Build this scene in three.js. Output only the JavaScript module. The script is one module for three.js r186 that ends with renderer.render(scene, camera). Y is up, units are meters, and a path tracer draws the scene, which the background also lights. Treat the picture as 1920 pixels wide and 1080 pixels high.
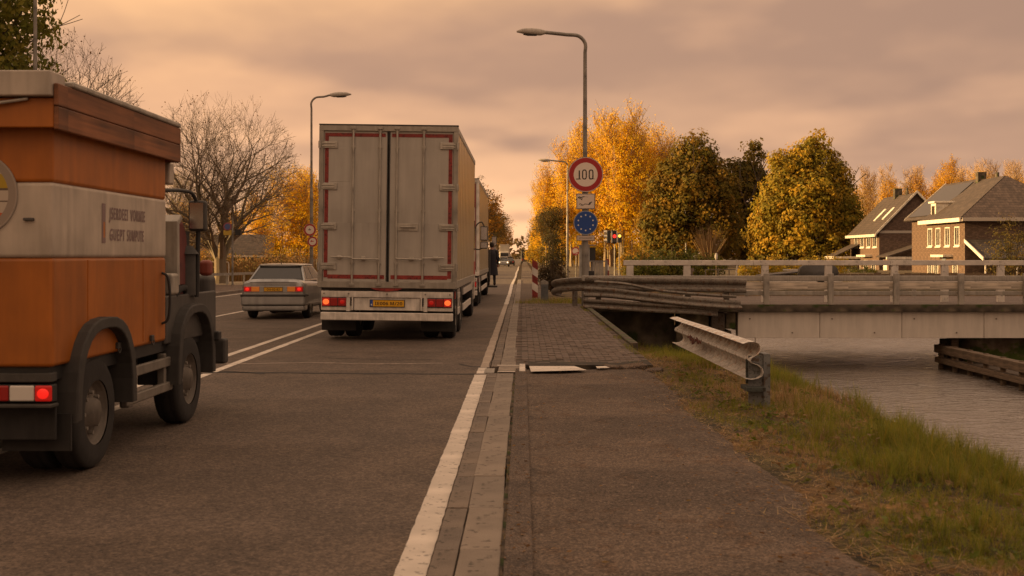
import * as THREE from 'three';
import { mergeGeometries } from 'three/addons/utils/BufferGeometryUtils.js';
import { RoundedBoxGeometry } from 'three/addons/geometries/RoundedBoxGeometry.js';
import { MarchingCubes } from 'three/addons/objects/MarchingCubes.js';

// ---------------------------------------------------------------- camera, sky, sun, exposure
const scene = new THREE.Scene();
const F = 2100, VX = 980, VY = 480, EYE = 1.6;           // focal length and vanishing point in photo pixels
const camera = new THREE.PerspectiveCamera(2 * Math.atan(540 / F) * 180 / Math.PI, 16 / 9, 0.1, 3000);
camera.position.set(0, EYE, 0);
camera.setViewOffset(1920, 1080, -20, 60, 1920, 1080);
camera.updateProjectionMatrix();
camera.focus = 22; camera.userData.fStop = 4;
const renderer = new THREE.WebGLRenderer({ antialias: true });
renderer.toneMapping = THREE.LinearToneMapping;
renderer.toneMappingExposure = 2.25;
renderer.shadowMap.enabled = true;

let seed = 7;
const rnd = () => { seed = (seed * 1664525 + 1013904223) >>> 0; return seed / 4294967296; };
const rr = (a, b) => a + (b - a) * rnd();
const pick = a => a[Math.floor(rnd() * a.length) % a.length];
const lerp = (a, b, t) => a + (b - a) * t;
const clamp = (x, a = 0, b = 1) => Math.min(b, Math.max(a, x));
const sstep = (a, b, x) => { const t = clamp((x - a) / (b - a)); return t * t * (3 - 2 * t); };
const mix3 = (a, b, t) => [lerp(a[0], b[0], t), lerp(a[1], b[1], t), lerp(a[2], b[2], t)];
function hash(x, y) { let h = (x * 374761393 + y * 668265263) | 0; h = Math.imul(h ^ (h >>> 13), 1274126177); return ((h ^ (h >>> 16)) >>> 0) / 4294967296; }
function vnoise(x, y, p = 0) {                              // value noise, periodic with p if given
  const xi = Math.floor(x), yi = Math.floor(y), fx = x - xi, fy = y - yi;
  const w = p ? (a => ((a % p) + p) % p) : (a => a);
  const u = fx * fx * (3 - 2 * fx), v = fy * fy * (3 - 2 * fy);
  return lerp(lerp(hash(w(xi), w(yi)), hash(w(xi + 1), w(yi)), u), lerp(hash(w(xi), w(yi + 1)), hash(w(xi + 1), w(yi + 1)), u), v);
}
function fbm(x, y, o = 5, p = 0) { let s = 0, a = 0.5, t = 0; for (let i = 0; i < o; i++) { s += a * vnoise(x, y, p); t += a; x = x * 2 + 17 * (p ? 0 : 1); y = y * 2 + 31 * (p ? 0 : 1); p *= 2; a *= 0.5; } return s / t; }

const SUN = new THREE.Vector3(-1, 0.165, 0.03).normalize();
function skyColor(az, el) {                                  // degrees, az 0 straight ahead, right positive
  const x = Math.sin(az * Math.PI / 180), z = Math.cos(az * Math.PI / 180), k = 1 / (Math.tan(Math.max(el, 0) * Math.PI / 180) + 0.13);
  const cx = x * k, cz = z * k;
  const n1 = fbm(cx * 1.0 + 40, cz * 1.0 + 12, 6), n2 = fbm(cx * 2.3 + 9, cz * 2.3 + 77, 6), n3 = fbm(cx * 5.5 + 3, cz * 5.5 + 21, 4);
  const toSun = 0.5 + 0.5 * Math.cos((az + 78) * Math.PI / 180);
  const grey = mix3([0.29, 0.184, 0.138], [0.47, 0.27, 0.17], clamp(toSun * 1.35 - 0.25));
  const pale = mix3([0.53, 0.318, 0.21], [0.98, 0.53, 0.265], clamp(toSun * 1.25 - 0.12));
  const low = Math.exp(-Math.max(el, 0) / 4.2) * (0.35 + 0.75 * toSun);
  const breaks = sstep(0.47, 0.68, n1 + 0.02 * Math.sin(az * 0.05));
  let c = mix3(grey, pale, clamp(low * 0.95 + breaks * 0.34 + (n2 - 0.5) * 0.36 + (n3 - 0.5) * 0.24 - 0.01));
  const top = sstep(8.5, 15, el + (n2 - 0.5) * 4 + (n1 - 0.5) * 6 - Math.max(0, az + 14) * 0.11) * (0.35 + 0.65 * toSun);
  c = mix3(c, [1.08, 0.60, 0.27], top * 0.74);
  c = mix3(c, [1.10, 0.61, 0.31], 0.62 * Math.exp(-(((az + 3) / 15) ** 2)) * Math.exp(-((Math.max(el, 0) / 6.5) ** 2)) * sstep(0.15, 0.62, n2));
  const over = sstep(14, 38, el);                             // thinner, more neutral cloud overhead
  c = mix3(c, mix3([0.59, 0.402, 0.275], [0.83, 0.565, 0.385], n1), over);
  const up = 0.575 + 0.055 * over;
  return [c[0] * up, c[1] * up, c[2] * up];
}
{
  const W = 2048, H = 1024, data = new Float32Array(W * H * 4);
  for (let j = 0; j < H; j++) {
    const el = ((j + 0.5) / H - 0.5) * 180;
    for (let i = 0; i < W; i++) {
      const a = ((i + 0.5) / W - 0.5) * 2 * Math.PI;          // atan2(z, x)
      let az = a * 180 / Math.PI + 90; if (az > 180) az -= 360;
      const o = (j * W + i) * 4;
      let c;
      if (el < -1) c = [0.10, 0.065, 0.045]; else { c = skyColor(az, el); if (Math.abs(az) > 170) { const t = (180 - Math.abs(az)) / 10, o2 = skyColor(-az, el); c = mix3(mix3(c, o2, 0.5), c, t); } }
      data[o] = c[0]; data[o + 1] = c[1]; data[o + 2] = c[2]; data[o + 3] = 1;
    }
  }
  const sky = new THREE.DataTexture(data, W, H, THREE.RGBAFormat, THREE.FloatType);
  sky.mapping = THREE.EquirectangularReflectionMapping; sky.magFilter = THREE.LinearFilter; sky.minFilter = THREE.LinearFilter; sky.needsUpdate = true;
  scene.background = sky; scene.environment = sky;
}
const sun = new THREE.DirectionalLight(new THREE.Color().setRGB(1, 0.63, 0.26), 5);
sun.position.copy(SUN).multiplyScalar(300); sun.target.position.set(0, 0, -60);
sun.position.add(sun.target.position);
sun.castShadow = true; sun.shadow.radius = 2; sun.shadow.mapSize.set(4096, 4096);
Object.assign(sun.shadow.camera, { left: -200, right: 200, top: 120, bottom: -60, near: 1, far: 800 });
scene.add(sun, sun.target);
// scene.fog = new THREE.FogExp2(new THREE.Color().setRGB(0.9, 0.62, 0.42), 0.0007);

// ---------------------------------------------------------------- helpers
const at = (px, py, d) => new THREE.Vector3((px - VX) * d / F, EYE - (py - VY) * d / F, -d);   // a place d metres ahead
const XO = (px, d) => (px - VX) * d / F, YO = (py, d) => EYE - (py - VY) * d / F;
const taken = {};
function numbered(n) { const k = taken[n] = (taken[n] ?? -1) + 1; return k ? n + '_' + String(k).padStart(3, '0') : n; }
function thing(name, label, category, pos = [0, 0, 0], turn = 0, group) {
  const o = new THREE.Group(); o.name = numbered(name); o.position.set(...pos); o.rotation.y = turn; scene.add(o);
  o.userData = { label, category }; if (group) o.userData.group = group;
  return o;
}
function struct(name, label, category) { const o = new THREE.Group(); o.name = numbered(name); scene.add(o); o.userData = { label, category, kind: 'structure' }; return o; }
function metreUV(g) {                                        // uv in metres from the dominant axis of each face
  const p = g.attributes.position, uv = new Float32Array(p.count * 2), a = new THREE.Vector3(), b = new THREE.Vector3(), c = new THREE.Vector3();
  for (let i = 0; i < p.count; i += 3) {
    a.fromBufferAttribute(p, i); b.fromBufferAttribute(p, i + 1).sub(a); c.fromBufferAttribute(p, i + 2).sub(a); b.cross(c);
    const x = Math.abs(b.x), y = Math.abs(b.y), z = Math.abs(b.z);
    for (let k = 0; k < 3; k++) { a.fromBufferAttribute(p, i + k); const o = (i + k) * 2; if (y >= x && y >= z) { uv[o] = a.x; uv[o + 1] = a.z; } else if (x >= z) { uv[o] = a.z; uv[o + 1] = a.y; } else { uv[o] = a.x; uv[o + 1] = a.y; } }
  }
  g.setAttribute('uv', new THREE.BufferAttribute(uv, 2)); return g;
}
function geo(list, keepUV) {
  const l = (Array.isArray(list) ? list : [list]).map(g => {
    const q = g.index ? g.toNonIndexed() : g;
    for (const k of Object.keys(q.attributes)) if (!['position', 'normal', 'uv', 'color'].includes(k)) q.deleteAttribute(k);
    if (!q.attributes.normal) q.computeVertexNormals();
    if (!keepUV || !q.attributes.uv) metreUV(q);
    return q;
  });
  return l.length > 1 ? mergeGeometries(l) : l[0];
}
function part(name, list, m, parent, keepUV) {
  const o = new THREE.Mesh(geo(list, keepUV), m); o.name = parent ? name : numbered(name); o.castShadow = o.receiveShadow = true;
  (parent || scene).add(o); return o;
}
function single(name, label, category, list, m, group, keepUV) {
  const o = part(name, list, m, null, keepUV); o.userData = { label, category }; if (group) o.userData.group = group; return o;
}
const V = (x, y, z) => new THREE.Vector3(x, y, z);
function box(w, h, d, x = 0, y = 0, z = 0, r = 0, rot) {     // centre x, z; y is the bottom
  const g = r ? new RoundedBoxGeometry(w, h, d, 2, Math.min(r, w / 2.01, h / 2.01, d / 2.01)) : new THREE.BoxGeometry(w, h, d);
  if (rot) g.rotateX(rot[0]).rotateY(rot[1]).rotateZ(rot[2]);
  return g.translate(x, y + h / 2, z);
}
function bx(x0, x1, y0, y1, z0, z1, r = 0) { return box(Math.abs(x1 - x0), Math.abs(y1 - y0), Math.abs(z1 - z0), (x0 + x1) / 2, Math.min(y0, y1), (z0 + z1) / 2, r); }
function rod(a, b, ra, rb = ra, n = 10) {
  const d = b.clone().sub(a), g = new THREE.CylinderGeometry(rb, ra, d.length(), n, 1);
  g.applyQuaternion(new THREE.Quaternion().setFromUnitVectors(V(0, 1, 0), d.clone().normalize()));
  return g.translate((a.x + b.x) / 2, (a.y + b.y) / 2, (a.z + b.z) / 2);
}
function tube(pts, r, n = 8, seg = 24) { return new THREE.TubeGeometry(new THREE.CatmullRomCurve3(pts), seg, r, n, false); }
function prism(pts, depth, bevel = 0) {                      // outline in x, y, extruded along z from 0 to depth
  const s = new THREE.Shape(pts.map(p => new THREE.Vector2(p[0], p[1])));
  return new THREE.ExtrudeGeometry(s, { depth, bevelEnabled: bevel > 0, bevelSize: bevel, bevelThickness: bevel, bevelSegments: 2, curveSegments: 12 });
}
const disc = (r, t, x, y, z, n = 40) => new THREE.CylinderGeometry(r, r, t, n).rotateX(Math.PI / 2).translate(x, y, z);
function mat(c, rough = 0.8, o = {}) {
  const { tex, texScale, bump, bumpScale, metal, ...rest } = o;
  const m = new THREE.MeshPhysicalMaterial({ roughness: rough, metalness: metal || 0, ...rest });
  if (c) m.color.setRGB(c[0], c[1], c[2]);
  if (tex) m.map = scaled(tex, texScale || 1);
  if (bump) { m.bumpMap = scaled(bump, texScale || 1); m.bumpScale = bumpScale ?? 0.004; }
  return m;
}
function scaled(t, s) { const sx = Array.isArray(s) ? s[0] : s, sy = Array.isArray(s) ? s[1] : s; const c = t.clone(); c.repeat.set(1 / sx, 1 / sy); c.needsUpdate = true; return c; }
function dtex(n, fn, srgb = true) {
  const a = new Uint8Array(n * n * 4);
  for (let j = 0; j < n; j++) for (let i = 0; i < n; i++) {
    const c = fn(i / n, j / n), o = (j * n + i) * 4;
    if (Array.isArray(c)) { a[o] = clamp(c[0]) * 255; a[o + 1] = clamp(c[1]) * 255; a[o + 2] = clamp(c[2]) * 255; } else a[o] = a[o + 1] = a[o + 2] = clamp(c) * 255;
    a[o + 3] = 255;
  }
  const t = new THREE.DataTexture(a, n, n); t.wrapS = t.wrapT = THREE.RepeatWrapping; t.magFilter = THREE.LinearFilter; t.minFilter = THREE.LinearMipmapLinearFilter;
  if (srgb) t.colorSpace = THREE.SRGBColorSpace; t.needsUpdate = true; return t;
}
const T = {
  asphalt: dtex(1024, (u, v) => { const g = fbm(u * 8, v * 8, 4, 8), f = vnoise(u * 300, v * 300, 300), m = vnoise(u * 130, v * 130, 130), s = hash(Math.floor(u * 340), Math.floor(v * 340)); let l = 0.78 + (g - 0.5) * 0.22 + (f - 0.5) * 0.32 + (m - 0.5) * 0.26; if (s > 0.97) l += 0.34 * hash(Math.floor(u * 340) + 3, Math.floor(v * 340)); if (s < 0.05) l -= 0.24; const w = fbm(u * 5 + 3, v * 5, 3, 5); return [l, l * (0.965 + 0.02 * w), l * (0.92 + 0.06 * w)]; }),
  asphaltB: dtex(1024, (u, v) => 0.5 + (vnoise(u * 330, v * 330, 330) - 0.5) * 0.8 + (vnoise(u * 120, v * 120, 120) - 0.5) * 0.4, false),
  path: dtex(1024, (u, v) => { const g = fbm(u * 6, v * 6, 5, 6), f = vnoise(u * 300, v * 300, 300), s = hash(Math.floor(u * 480), Math.floor(v * 480)); let l = 0.72 + (g - 0.5) * 0.34 + (f - 0.5) * 0.5; l += (vnoise(u * 110, v * 110, 110) - 0.5) * 0.16; if (s > 0.965) l += 0.4 * hash(Math.floor(u * 480) + 5, Math.floor(v * 480)); if (s < 0.06) l -= 0.2; const pb = hash(Math.floor(u * 190) + 9, Math.floor(v * 190)); if (pb > 0.985) l += 0.35; else if (pb < 0.02) l -= 0.2; const leafy = sstep(0.60, 0.74, fbm(u * 18 + 5, v * 18, 4, 18)); return [l * (1 - 0.08 * leafy), l * (0.95 - 0.12 * leafy), l * (0.89 - 0.16 * leafy)]; }),
  grime: dtex(512, (u, v) => { const g = fbm(u * 4, v * 4, 6, 4), s = fbm(u * 24, v * 3, 4, 24); const l = 0.90 + (g - 0.5) * 0.34 + (s - 0.5) * 0.18; return [l, l * 0.985, l * 0.96]; }),
  rust: dtex(512, (u, v) => { const g = fbm(u * 6, v * 6, 6, 6), h = sstep(0.60, 0.74, fbm(u * 9 + 3, v * 9, 5, 9)), k = sstep(0.62, 0.74, fbm(u * 30, v * 30, 3, 30)); let l = 0.88 + (g - 0.5) * 0.32; l *= 1 - 0.3 * k; return [l * (1 - 0.18 * h), l * (1 - 0.32 * h), l * (1 - 0.42 * h)]; }),
  worn: dtex(512, (u, v) => { const g = fbm(u * 7, v * 7, 6, 7), k = sstep(0.68, 0.80, fbm(u * 34, v * 34, 4, 34)); const l = (0.94 + (g - 0.5) * 0.22) * (1 - 0.3 * k); return [l, l * 0.985, l * 0.96]; }),
  soft: dtex(512, (u, v) => { const g = fbm(u * 3, v * 3, 6, 3), s = fbm(u * 30, v * 3, 4, 30); const l = 0.94 + (g - 0.5) * 0.16 + (s - 0.5) * 0.10; return [l, l * 0.99, l * 0.975]; }),
  concrete: dtex(512, (u, v) => { const g = fbm(u * 5, v * 5, 6, 5), s = fbm(u * 40, v * 2, 4, 40), p = hash(Math.floor(u * 256), Math.floor(v * 256)); let l = 0.84 + (g - 0.5) * 0.4 + (s - 0.5) * 0.28; if (p > 0.99) l -= 0.25; return [l, l * 0.98, l * 0.945]; }),
  moss: dtex(512, (u, v) => { const g = fbm(u * 7, v * 7, 6, 7), m = sstep(0.5, 0.64, fbm(u * 5 + 9, v * 5, 5, 5)), l = 0.8 + (g - 0.5) * 0.7; return [l * (1 - 0.35 * m), l * (0.97 - 0.12 * m), l * (0.9 - 0.5 * m)]; }),
  wood: dtex(512, (u, v) => { const w = fbm(u * 2 + 0, v * 40, 4, 40), g = fbm(u * 4, v * 4, 4, 4); const l = 0.8 + (w - 0.5) * 0.5 + (g - 0.5) * 0.25; return [l, l * 0.97, l * 0.92]; }),
  brick: dtex(512, (u, v) => { const row = Math.floor(v * 16), x = u * 5 + (row % 2) * 0.5, b = Math.floor(x), fx = x - b, fy = v * 16 - row; const mort = fx < 0.05 || fy < 0.14; const l = mort ? 0.95 : 0.70 + 0.3 * hash(((b % 5) + 5) % 5 + 3, row) + (fbm(u * 40, v * 40, 2, 40) - 0.5) * 0.3; return [l, l * 0.97, l * 0.94]; }),
  tile: dtex(512, (u, v) => { const row = Math.floor(v * 12), fy = v * 12 - row, fx = (u * 14) % 1; let l = 0.78 + 0.2 * hash(Math.floor(u * 14), row) + (fbm(u * 20, v * 20, 3, 20) - 0.5) * 0.3; if (fy < 0.14) l *= 0.7; if (fx < 0.1) l *= 0.86; return [l, l * 0.97, l * 0.95]; }),
  soil: dtex(512, (u, v) => { const g = fbm(u * 9, v * 9, 6, 9), m = sstep(0.42, 0.62, fbm(u * 4 + 2, v * 4, 5, 4)), f = fbm(u * 60, v * 60, 2, 60); const l = 0.55 + (g - 0.5) * 0.6 + (f - 0.5) * 0.5; return mix3([l * 0.9, l * 0.72, l * 0.46], [l * 0.66, l * 0.60, l * 0.32], m); }),
  wave: dtex(512, (u, v) => 0.5 + (fbm(u * 8, v * 14, 4, 14) - 0.5) * 0.9 + (vnoise(u * 40, v * 60, 60) - 0.5) * 0.15, false),
  wrinkle: dtex(512, (u, v) => 0.5 + (fbm(u * 3 + fbm(u * 4, v * 4, 3, 4) * 2, v * 5, 4, 0) - 0.5) * 1.2 * 0.6 + (vnoise(u * 20, v * 8, 20) - 0.5) * 0.1, false),
};
function canvasTex(w, h, draw) { const c = document.createElement('canvas'); c.width = w; c.height = h; const x = c.getContext('2d'); draw(x, w, h); const t = new THREE.CanvasTexture(c); t.colorSpace = THREE.SRGBColorSpace; return t; }
function facePlate(w, h, x, y, z, rotY = 0) { return new THREE.PlaneGeometry(w, h).rotateY(rotY).translate(x, y, z); }
function printed(tex, rough = 0.45, o = {}) { const m = mat([1, 1, 1], rough, o); m.map = tex; return m; }

const M = {
  asphalt: mat([0.165, 0.127, 0.10], 0.88, { tex: T.asphalt, bump: T.asphaltB, bumpScale: 0.004, texScale: 3.1, vertexColors: true }),
  path: mat([0.20, 0.155, 0.124], 0.93, { tex: T.path, bump: T.asphaltB, bumpScale: 0.008, texScale: 2.7 }),
  paint: mat([0.66, 0.60, 0.54], 0.75, { tex: T.worn, texScale: 1.3 }),
  paintOld: mat([0.40, 0.335, 0.28], 0.8, { tex: T.worn, texScale: 1.0 }),
  crack: mat([0.035, 0.03, 0.026], 0.95),
  kerb: [[0.255, 0.215, 0.18], [0.275, 0.232, 0.194], [0.238, 0.202, 0.17]].map(c => mat(c, 0.9, { tex: T.worn, bump: T.asphaltB, bumpScale: 0.003, texScale: 1.4 })),
  gutter: [[0.195, 0.16, 0.133], [0.215, 0.175, 0.143], [0.175, 0.146, 0.125]].map(c => mat(c, 0.9, { tex: T.worn, bump: T.asphaltB, bumpScale: 0.003, texScale: 1.1 })),
  brickPave: [[0.185, 0.14, 0.115], [0.21, 0.158, 0.128], [0.16, 0.123, 0.102], [0.195, 0.15, 0.13]].map(c => mat(c, 0.9, { tex: T.grime, texScale: 0.6 })),
  concrete: mat([0.62, 0.575, 0.52], 0.9, { tex: T.soft, texScale: 2.4 }),
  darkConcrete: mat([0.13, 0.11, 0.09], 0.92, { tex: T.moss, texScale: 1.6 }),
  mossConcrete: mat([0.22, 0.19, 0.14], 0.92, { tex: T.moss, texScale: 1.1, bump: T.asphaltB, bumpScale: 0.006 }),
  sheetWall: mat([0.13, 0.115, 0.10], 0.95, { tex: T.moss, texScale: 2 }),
  steel: mat([0.30, 0.285, 0.265], 0.55, { metal: 0.35, tex: T.grime, texScale: 0.9 }),
  postSteel: mat([0.30, 0.28, 0.255], 0.55, { metal: 0.3, tex: T.grime, texScale: 0.8 }),
  oldSteel: mat([0.24, 0.205, 0.165], 0.6, { metal: 0.25, tex: T.rust, texScale: 0.7 }),
  whiteRail: mat([0.68, 0.64, 0.59], 0.7, { tex: T.worn, texScale: 1.5 }),
  greyRail: mat([0.36, 0.335, 0.30], 0.7, { tex: T.grime, texScale: 0.8 }),
  plankRail: mat([0.68, 0.62, 0.55], 0.7, { tex: T.wood, texScale: 1.2 }),
  beamWhite: mat([0.82, 0.76, 0.68], 0.65, { tex: T.rust, texScale: 0.55 }),
  timber: mat([0.20, 0.15, 0.11], 0.9, { tex: T.wood, texScale: 0.9 }),
  white: mat([0.76, 0.72, 0.67], 0.5, { tex: T.grime, texScale: 0.8 }),
  trim: mat([0.78, 0.74, 0.68], 0.6, { tex: T.grime, texScale: 2 }),
  black: mat([0.022, 0.021, 0.02], 0.6),
  rubber: mat([0.028, 0.026, 0.025], 0.9, { tex: T.grime, texScale: 0.5 }),
  plastic: mat([0.06, 0.056, 0.052], 0.7, { tex: T.grime, texScale: 0.6 }),
  glass: mat([0.03, 0.03, 0.03], 0.06, { ior: 1.5 }),
  chrome: mat([0.55, 0.53, 0.5], 0.25, { metal: 1 }),
  red: mat([0.33, 0.035, 0.025], 0.6, { tex: T.rust, texScale: 0.8 }),
  signRed: mat([0.36, 0.03, 0.03], 0.45),
  lampRed: mat([0.30, 0.01, 0.008], 0.3),
  lampRedLit: mat([0.25, 0.01, 0.008], 0.3, { emissive: new THREE.Color(1, 0.018, 0.01), emissiveIntensity: 0.38 }),
  lampRedDim: mat([0.22, 0.01, 0.008], 0.3, { emissive: new THREE.Color(1, 0.012, 0.006), emissiveIntensity: 0.10 }),
  lampAmberLit: mat([0.3, 0.04, 0.01], 0.3, { emissive: new THREE.Color(1, 0.15, 0.03), emissiveIntensity: 0.5 }),
  lampAmber: mat([0.45, 0.15, 0.03], 0.3, { emissive: new THREE.Color(1, 0.25, 0.02), emissiveIntensity: 0.08 }),
  lampWhite: mat([0.6, 0.56, 0.5], 0.25),
};
// ---------------------------------------------------------------- ground, road, pavement, water
function pw(pts, x) { if (x <= pts[0][0]) return pts[0][1]; for (let i = 1; i < pts.length; i++) if (x <= pts[i][0]) { const [a, b] = [pts[i - 1], pts[i]]; return lerp(a[1], b[1], (x - a[0]) / (b[0] - a[0])); } return pts[pts.length - 1][1]; }
const BANK = [[1.5, -0.06], [1.8, 0.02], [2.4, -0.02], [3.2, -0.13], [4.2, -0.34], [4.8, -0.75], [5.6, -1.9], [6.2, -2.4], [30, -3], [70, -3], [74, -0.1]];
const BANK2 = [[1.5, -0.06], [1.86, -0.06], [1.98, -1.0], [4.2, -1.25], [5.3, -1.75], [6.2, -2.4], [30, -3], [70, -3], [74, -0.1]];
function groundH(x, d) {
  if (x < 1.5) return x < -12.6 ? -0.02 : -0.06;
  const n = (fbm(x * 1.3 + 50, d * 1.3 + 50, 4) - 0.5) * 0.22 * sstep(1.8, 2.6, x);
  let h = lerp(pw(BANK, x), pw(BANK2, x), sstep(17, 26, d)) + n;
  h = lerp(h, -0.03, sstep(50, 57, d));
  if (x < 5.2) h = lerp(h, -0.03, sstep(38, 40, d));
  return h;
}
{
  const xs = [-900, -500, -250, -120, -70, -45, -30, -20, -12.7, -12.6, -6, 1.4, 1.6], ds = [-120, -60, -25, -8, 0];
  for (let x = 1.75; x < 7.2; x += 0.18) xs.push(x); for (const x of [8, 10, 14, 20, 30, 45, 60, 68, 70, 72, 74, 80, 110, 160, 250, 500, 900]) xs.push(x);
  for (let d = 2; d < 42; d += 0.35) ds.push(d); for (const d of [44, 47, 50, 51.5, 53, 54.5, 56, 58, 65, 80, 110, 160, 240, 400, 700, 1200]) ds.push(d);
  const g = new THREE.PlaneGeometry(1, 1, xs.length - 1, ds.length - 1), p = g.attributes.position;
  for (let j = 0; j < ds.length; j++) for (let i = 0; i < xs.length; i++) p.setXYZ(j * xs.length + i, xs[i], groundH(xs[i], ds[j]), -ds[j]);
  g.index.array.reverse?.call(g.index.array); g.computeVertexNormals();
  for (let k = 0; k < g.attributes.normal.count; k++) if (g.attributes.normal.getY(k) < 0) g.attributes.normal.setXYZ(k, -g.attributes.normal.getX(k), -g.attributes.normal.getY(k), -g.attributes.normal.getZ(k));
  const uv = g.attributes.uv; for (let k = 0; k < uv.count; k++) uv.setXY(k, p.getX(k), p.getZ(k));
  const o = new THREE.Mesh(g, mat([0.42, 0.37, 0.27], 0.95, { tex: T.soil, texScale: 2.3 })); o.name = 'ground'; o.receiveShadow = true; scene.add(o);
  o.userData = { label: 'brownish green earth and verge ground running down to the canal', category: 'ground', kind: 'structure' };
}
function sheet(x0, x1, d0, d1, y, nx, nd, tint = 0) {       // level sheet with mild tone patches
  const g = new THREE.PlaneGeometry(1, 1, nx, nd), p = g.attributes.position, uv = g.attributes.uv, c = new Float32Array(p.count * 3);
  for (let k = 0; k < p.count; k++) {
    const u = p.getX(k) + 0.5, v = p.getY(k) + 0.5, x = lerp(x0, x1, u), d = lerp(d0, d1, v);
    p.setXYZ(k, x, y, -d); uv.setXY(k, x, d);
    const l = 1 + tint * ((fbm(x * 0.9 + 5, d * 0.16 + 8, 4) - 0.5) * 1.3 + (fbm(x * 2.2, d * 2.2, 3) - 0.5) * 0.6); c[k * 3] = l; c[k * 3 + 1] = l; c[k * 3 + 2] = l;
  }
  g.setAttribute('color', new THREE.BufferAttribute(c, 3)); g.computeVertexNormals(); return g;
}
function structMesh(name, label, category, g, m, keep = true) { const o = part(name, g, m, null, keep); o.userData = { label, category, kind: 'structure' }; return o; }
structMesh('road', 'dark brown asphalt road running straight to the horizon', 'road', [sheet(-12.4, -0.47, -60, 60, 0, 40, 240, 0.05), sheet(-12.4, -0.47, 60, 900, 0, 6, 40, 0.05)], M.asphalt);
function ribbon(cx, w, d0, d1, y, step = 0.12, wob = 0.004, bend = () => 0) {   // a painted line along the road with worn edges
  const pos = [], n = Math.max(1, Math.round((d1 - d0) / step));
  const L = [], R = [];
  for (let i = 0; i <= n; i++) { const d = lerp(d0, d1, i / n), b = cx + bend(d); L.push(V(b - w / 2 + (rnd() - 0.5) * 2 * wob, y, -d)); R.push(V(b + w / 2 + (rnd() - 0.5) * 2 * wob, y, -d)); }
  for (let i = 0; i < n; i++) for (const p of [L[i], R[i], R[i + 1], L[i], R[i + 1], L[i + 1]]) pos.push(p.x, p.y, p.z);
  const g = new THREE.BufferGeometry(); g.setAttribute('position', new THREE.Float32BufferAttribute(pos, 3)); g.computeVertexNormals(); return g;
}
function polySheet(pts, y) { const g = new THREE.ShapeGeometry(new THREE.Shape(pts.map(p => new THREE.Vector2(p[0], p[1])))); g.rotateX(-Math.PI / 2); return g.translate(0, y, 0); }
const lines = struct('road_marking', 'white painted lines on the asphalt road', 'marking');
const edgeBend = d => (0.025 * Math.sin((d - 30) * 0.14) - 0.025) * sstep(34, 60, d);
part('edge_line', ribbon(-0.565, 0.16, 2, 15.05, 0.005), M.paint, lines);
part('edge_line', ribbon(-0.57, 0.12, 15.2, 16.0, 0.005), M.paint, lines);
part('edge_line', ribbon(-0.55, 0.125, 16.05, 37, 0.005, 0.3, 0.008, edgeBend), M.paintOld, lines);
part('edge_line', ribbon(-0.545, 0.15, 37, 170, 0.005, 1, 0.012, edgeBend), M.paint, lines);
part('centre_line', ribbon(-4.27, 0.13, 2, 15.2, 0.005), M.paint, lines);
part('centre_line', ribbon(-4.27, 0.13, 15.4, 200, 0.005, 0.5), M.paint, lines);
part('centre_line', ribbon(-4.74, 0.13, 2, 200, 0.005, 0.5), M.paint, lines);
part('lane_line', ribbon(-8.1, 0.12, 12, 200, 0.005, 0.5), M.paint, lines);
part('lane_line', ribbon(-11.95, 0.14, 12, 200, 0.005, 0.5), M.paint, lines);
function crackGeo(pts, w) { const pos = []; const q = []; for (let i = 0; i < pts.length - 1; i++) for (let k = 0; k < 8; k++) { const t = k / 8; q.push([lerp(pts[i][0], pts[i + 1][0], t), lerp(pts[i][1], pts[i + 1][1], t) + (rnd() - 0.5) * 0.035]); } q.push(pts[pts.length - 1]);
  for (let i = 0; i < q.length - 1; i++) { const a = q[i], b = q[i + 1], wa = w * rr(0.5, 1.2), wb = w * rr(0.5, 1.2); for (const [x, d] of [[a[0], a[1] - wa], [b[0], b[1] - wb], [b[0], b[1] + wb], [a[0], a[1] - wa], [b[0], b[1] + wb], [a[0], a[1] + wa]]) pos.push(x, 0.003, -d); }
  const g = new THREE.BufferGeometry(); g.setAttribute('position', new THREE.Float32BufferAttribute(pos, 3)); g.computeVertexNormals(); return g; }
const cracks = struct('road_crack', 'dark cracked joint across the road before the bridge', 'crack');
part('joint', crackGeo([[-12.3, 15.1], [-8, 15.3], [-4.4, 15.45], [-2.5, 15.25], [-0.65, 15.15]], 0.075), M.crack, cracks);
part('crack', crackGeo([[-0.95, 16.6], [-0.75, 16.2], [-0.5, 16.05]], 0.07), M.crack, cracks);
part('crack', crackGeo([[-4.4, 16.6], [-3.2, 16.8], [-2.2, 16.6], [-1.2, 16.7]], 0.03), M.paintOld, cracks);
part('crack', crackGeo([[-4.6, 15.0], [-4.1, 15.5], [-3.5, 15.2]], 0.06), M.crack, cracks);
part('crack', crackGeo([[-3.1, 17.6], [-2.0, 17.2], [-1.4, 17.3]], 0.02), M.crack, cracks);

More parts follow.
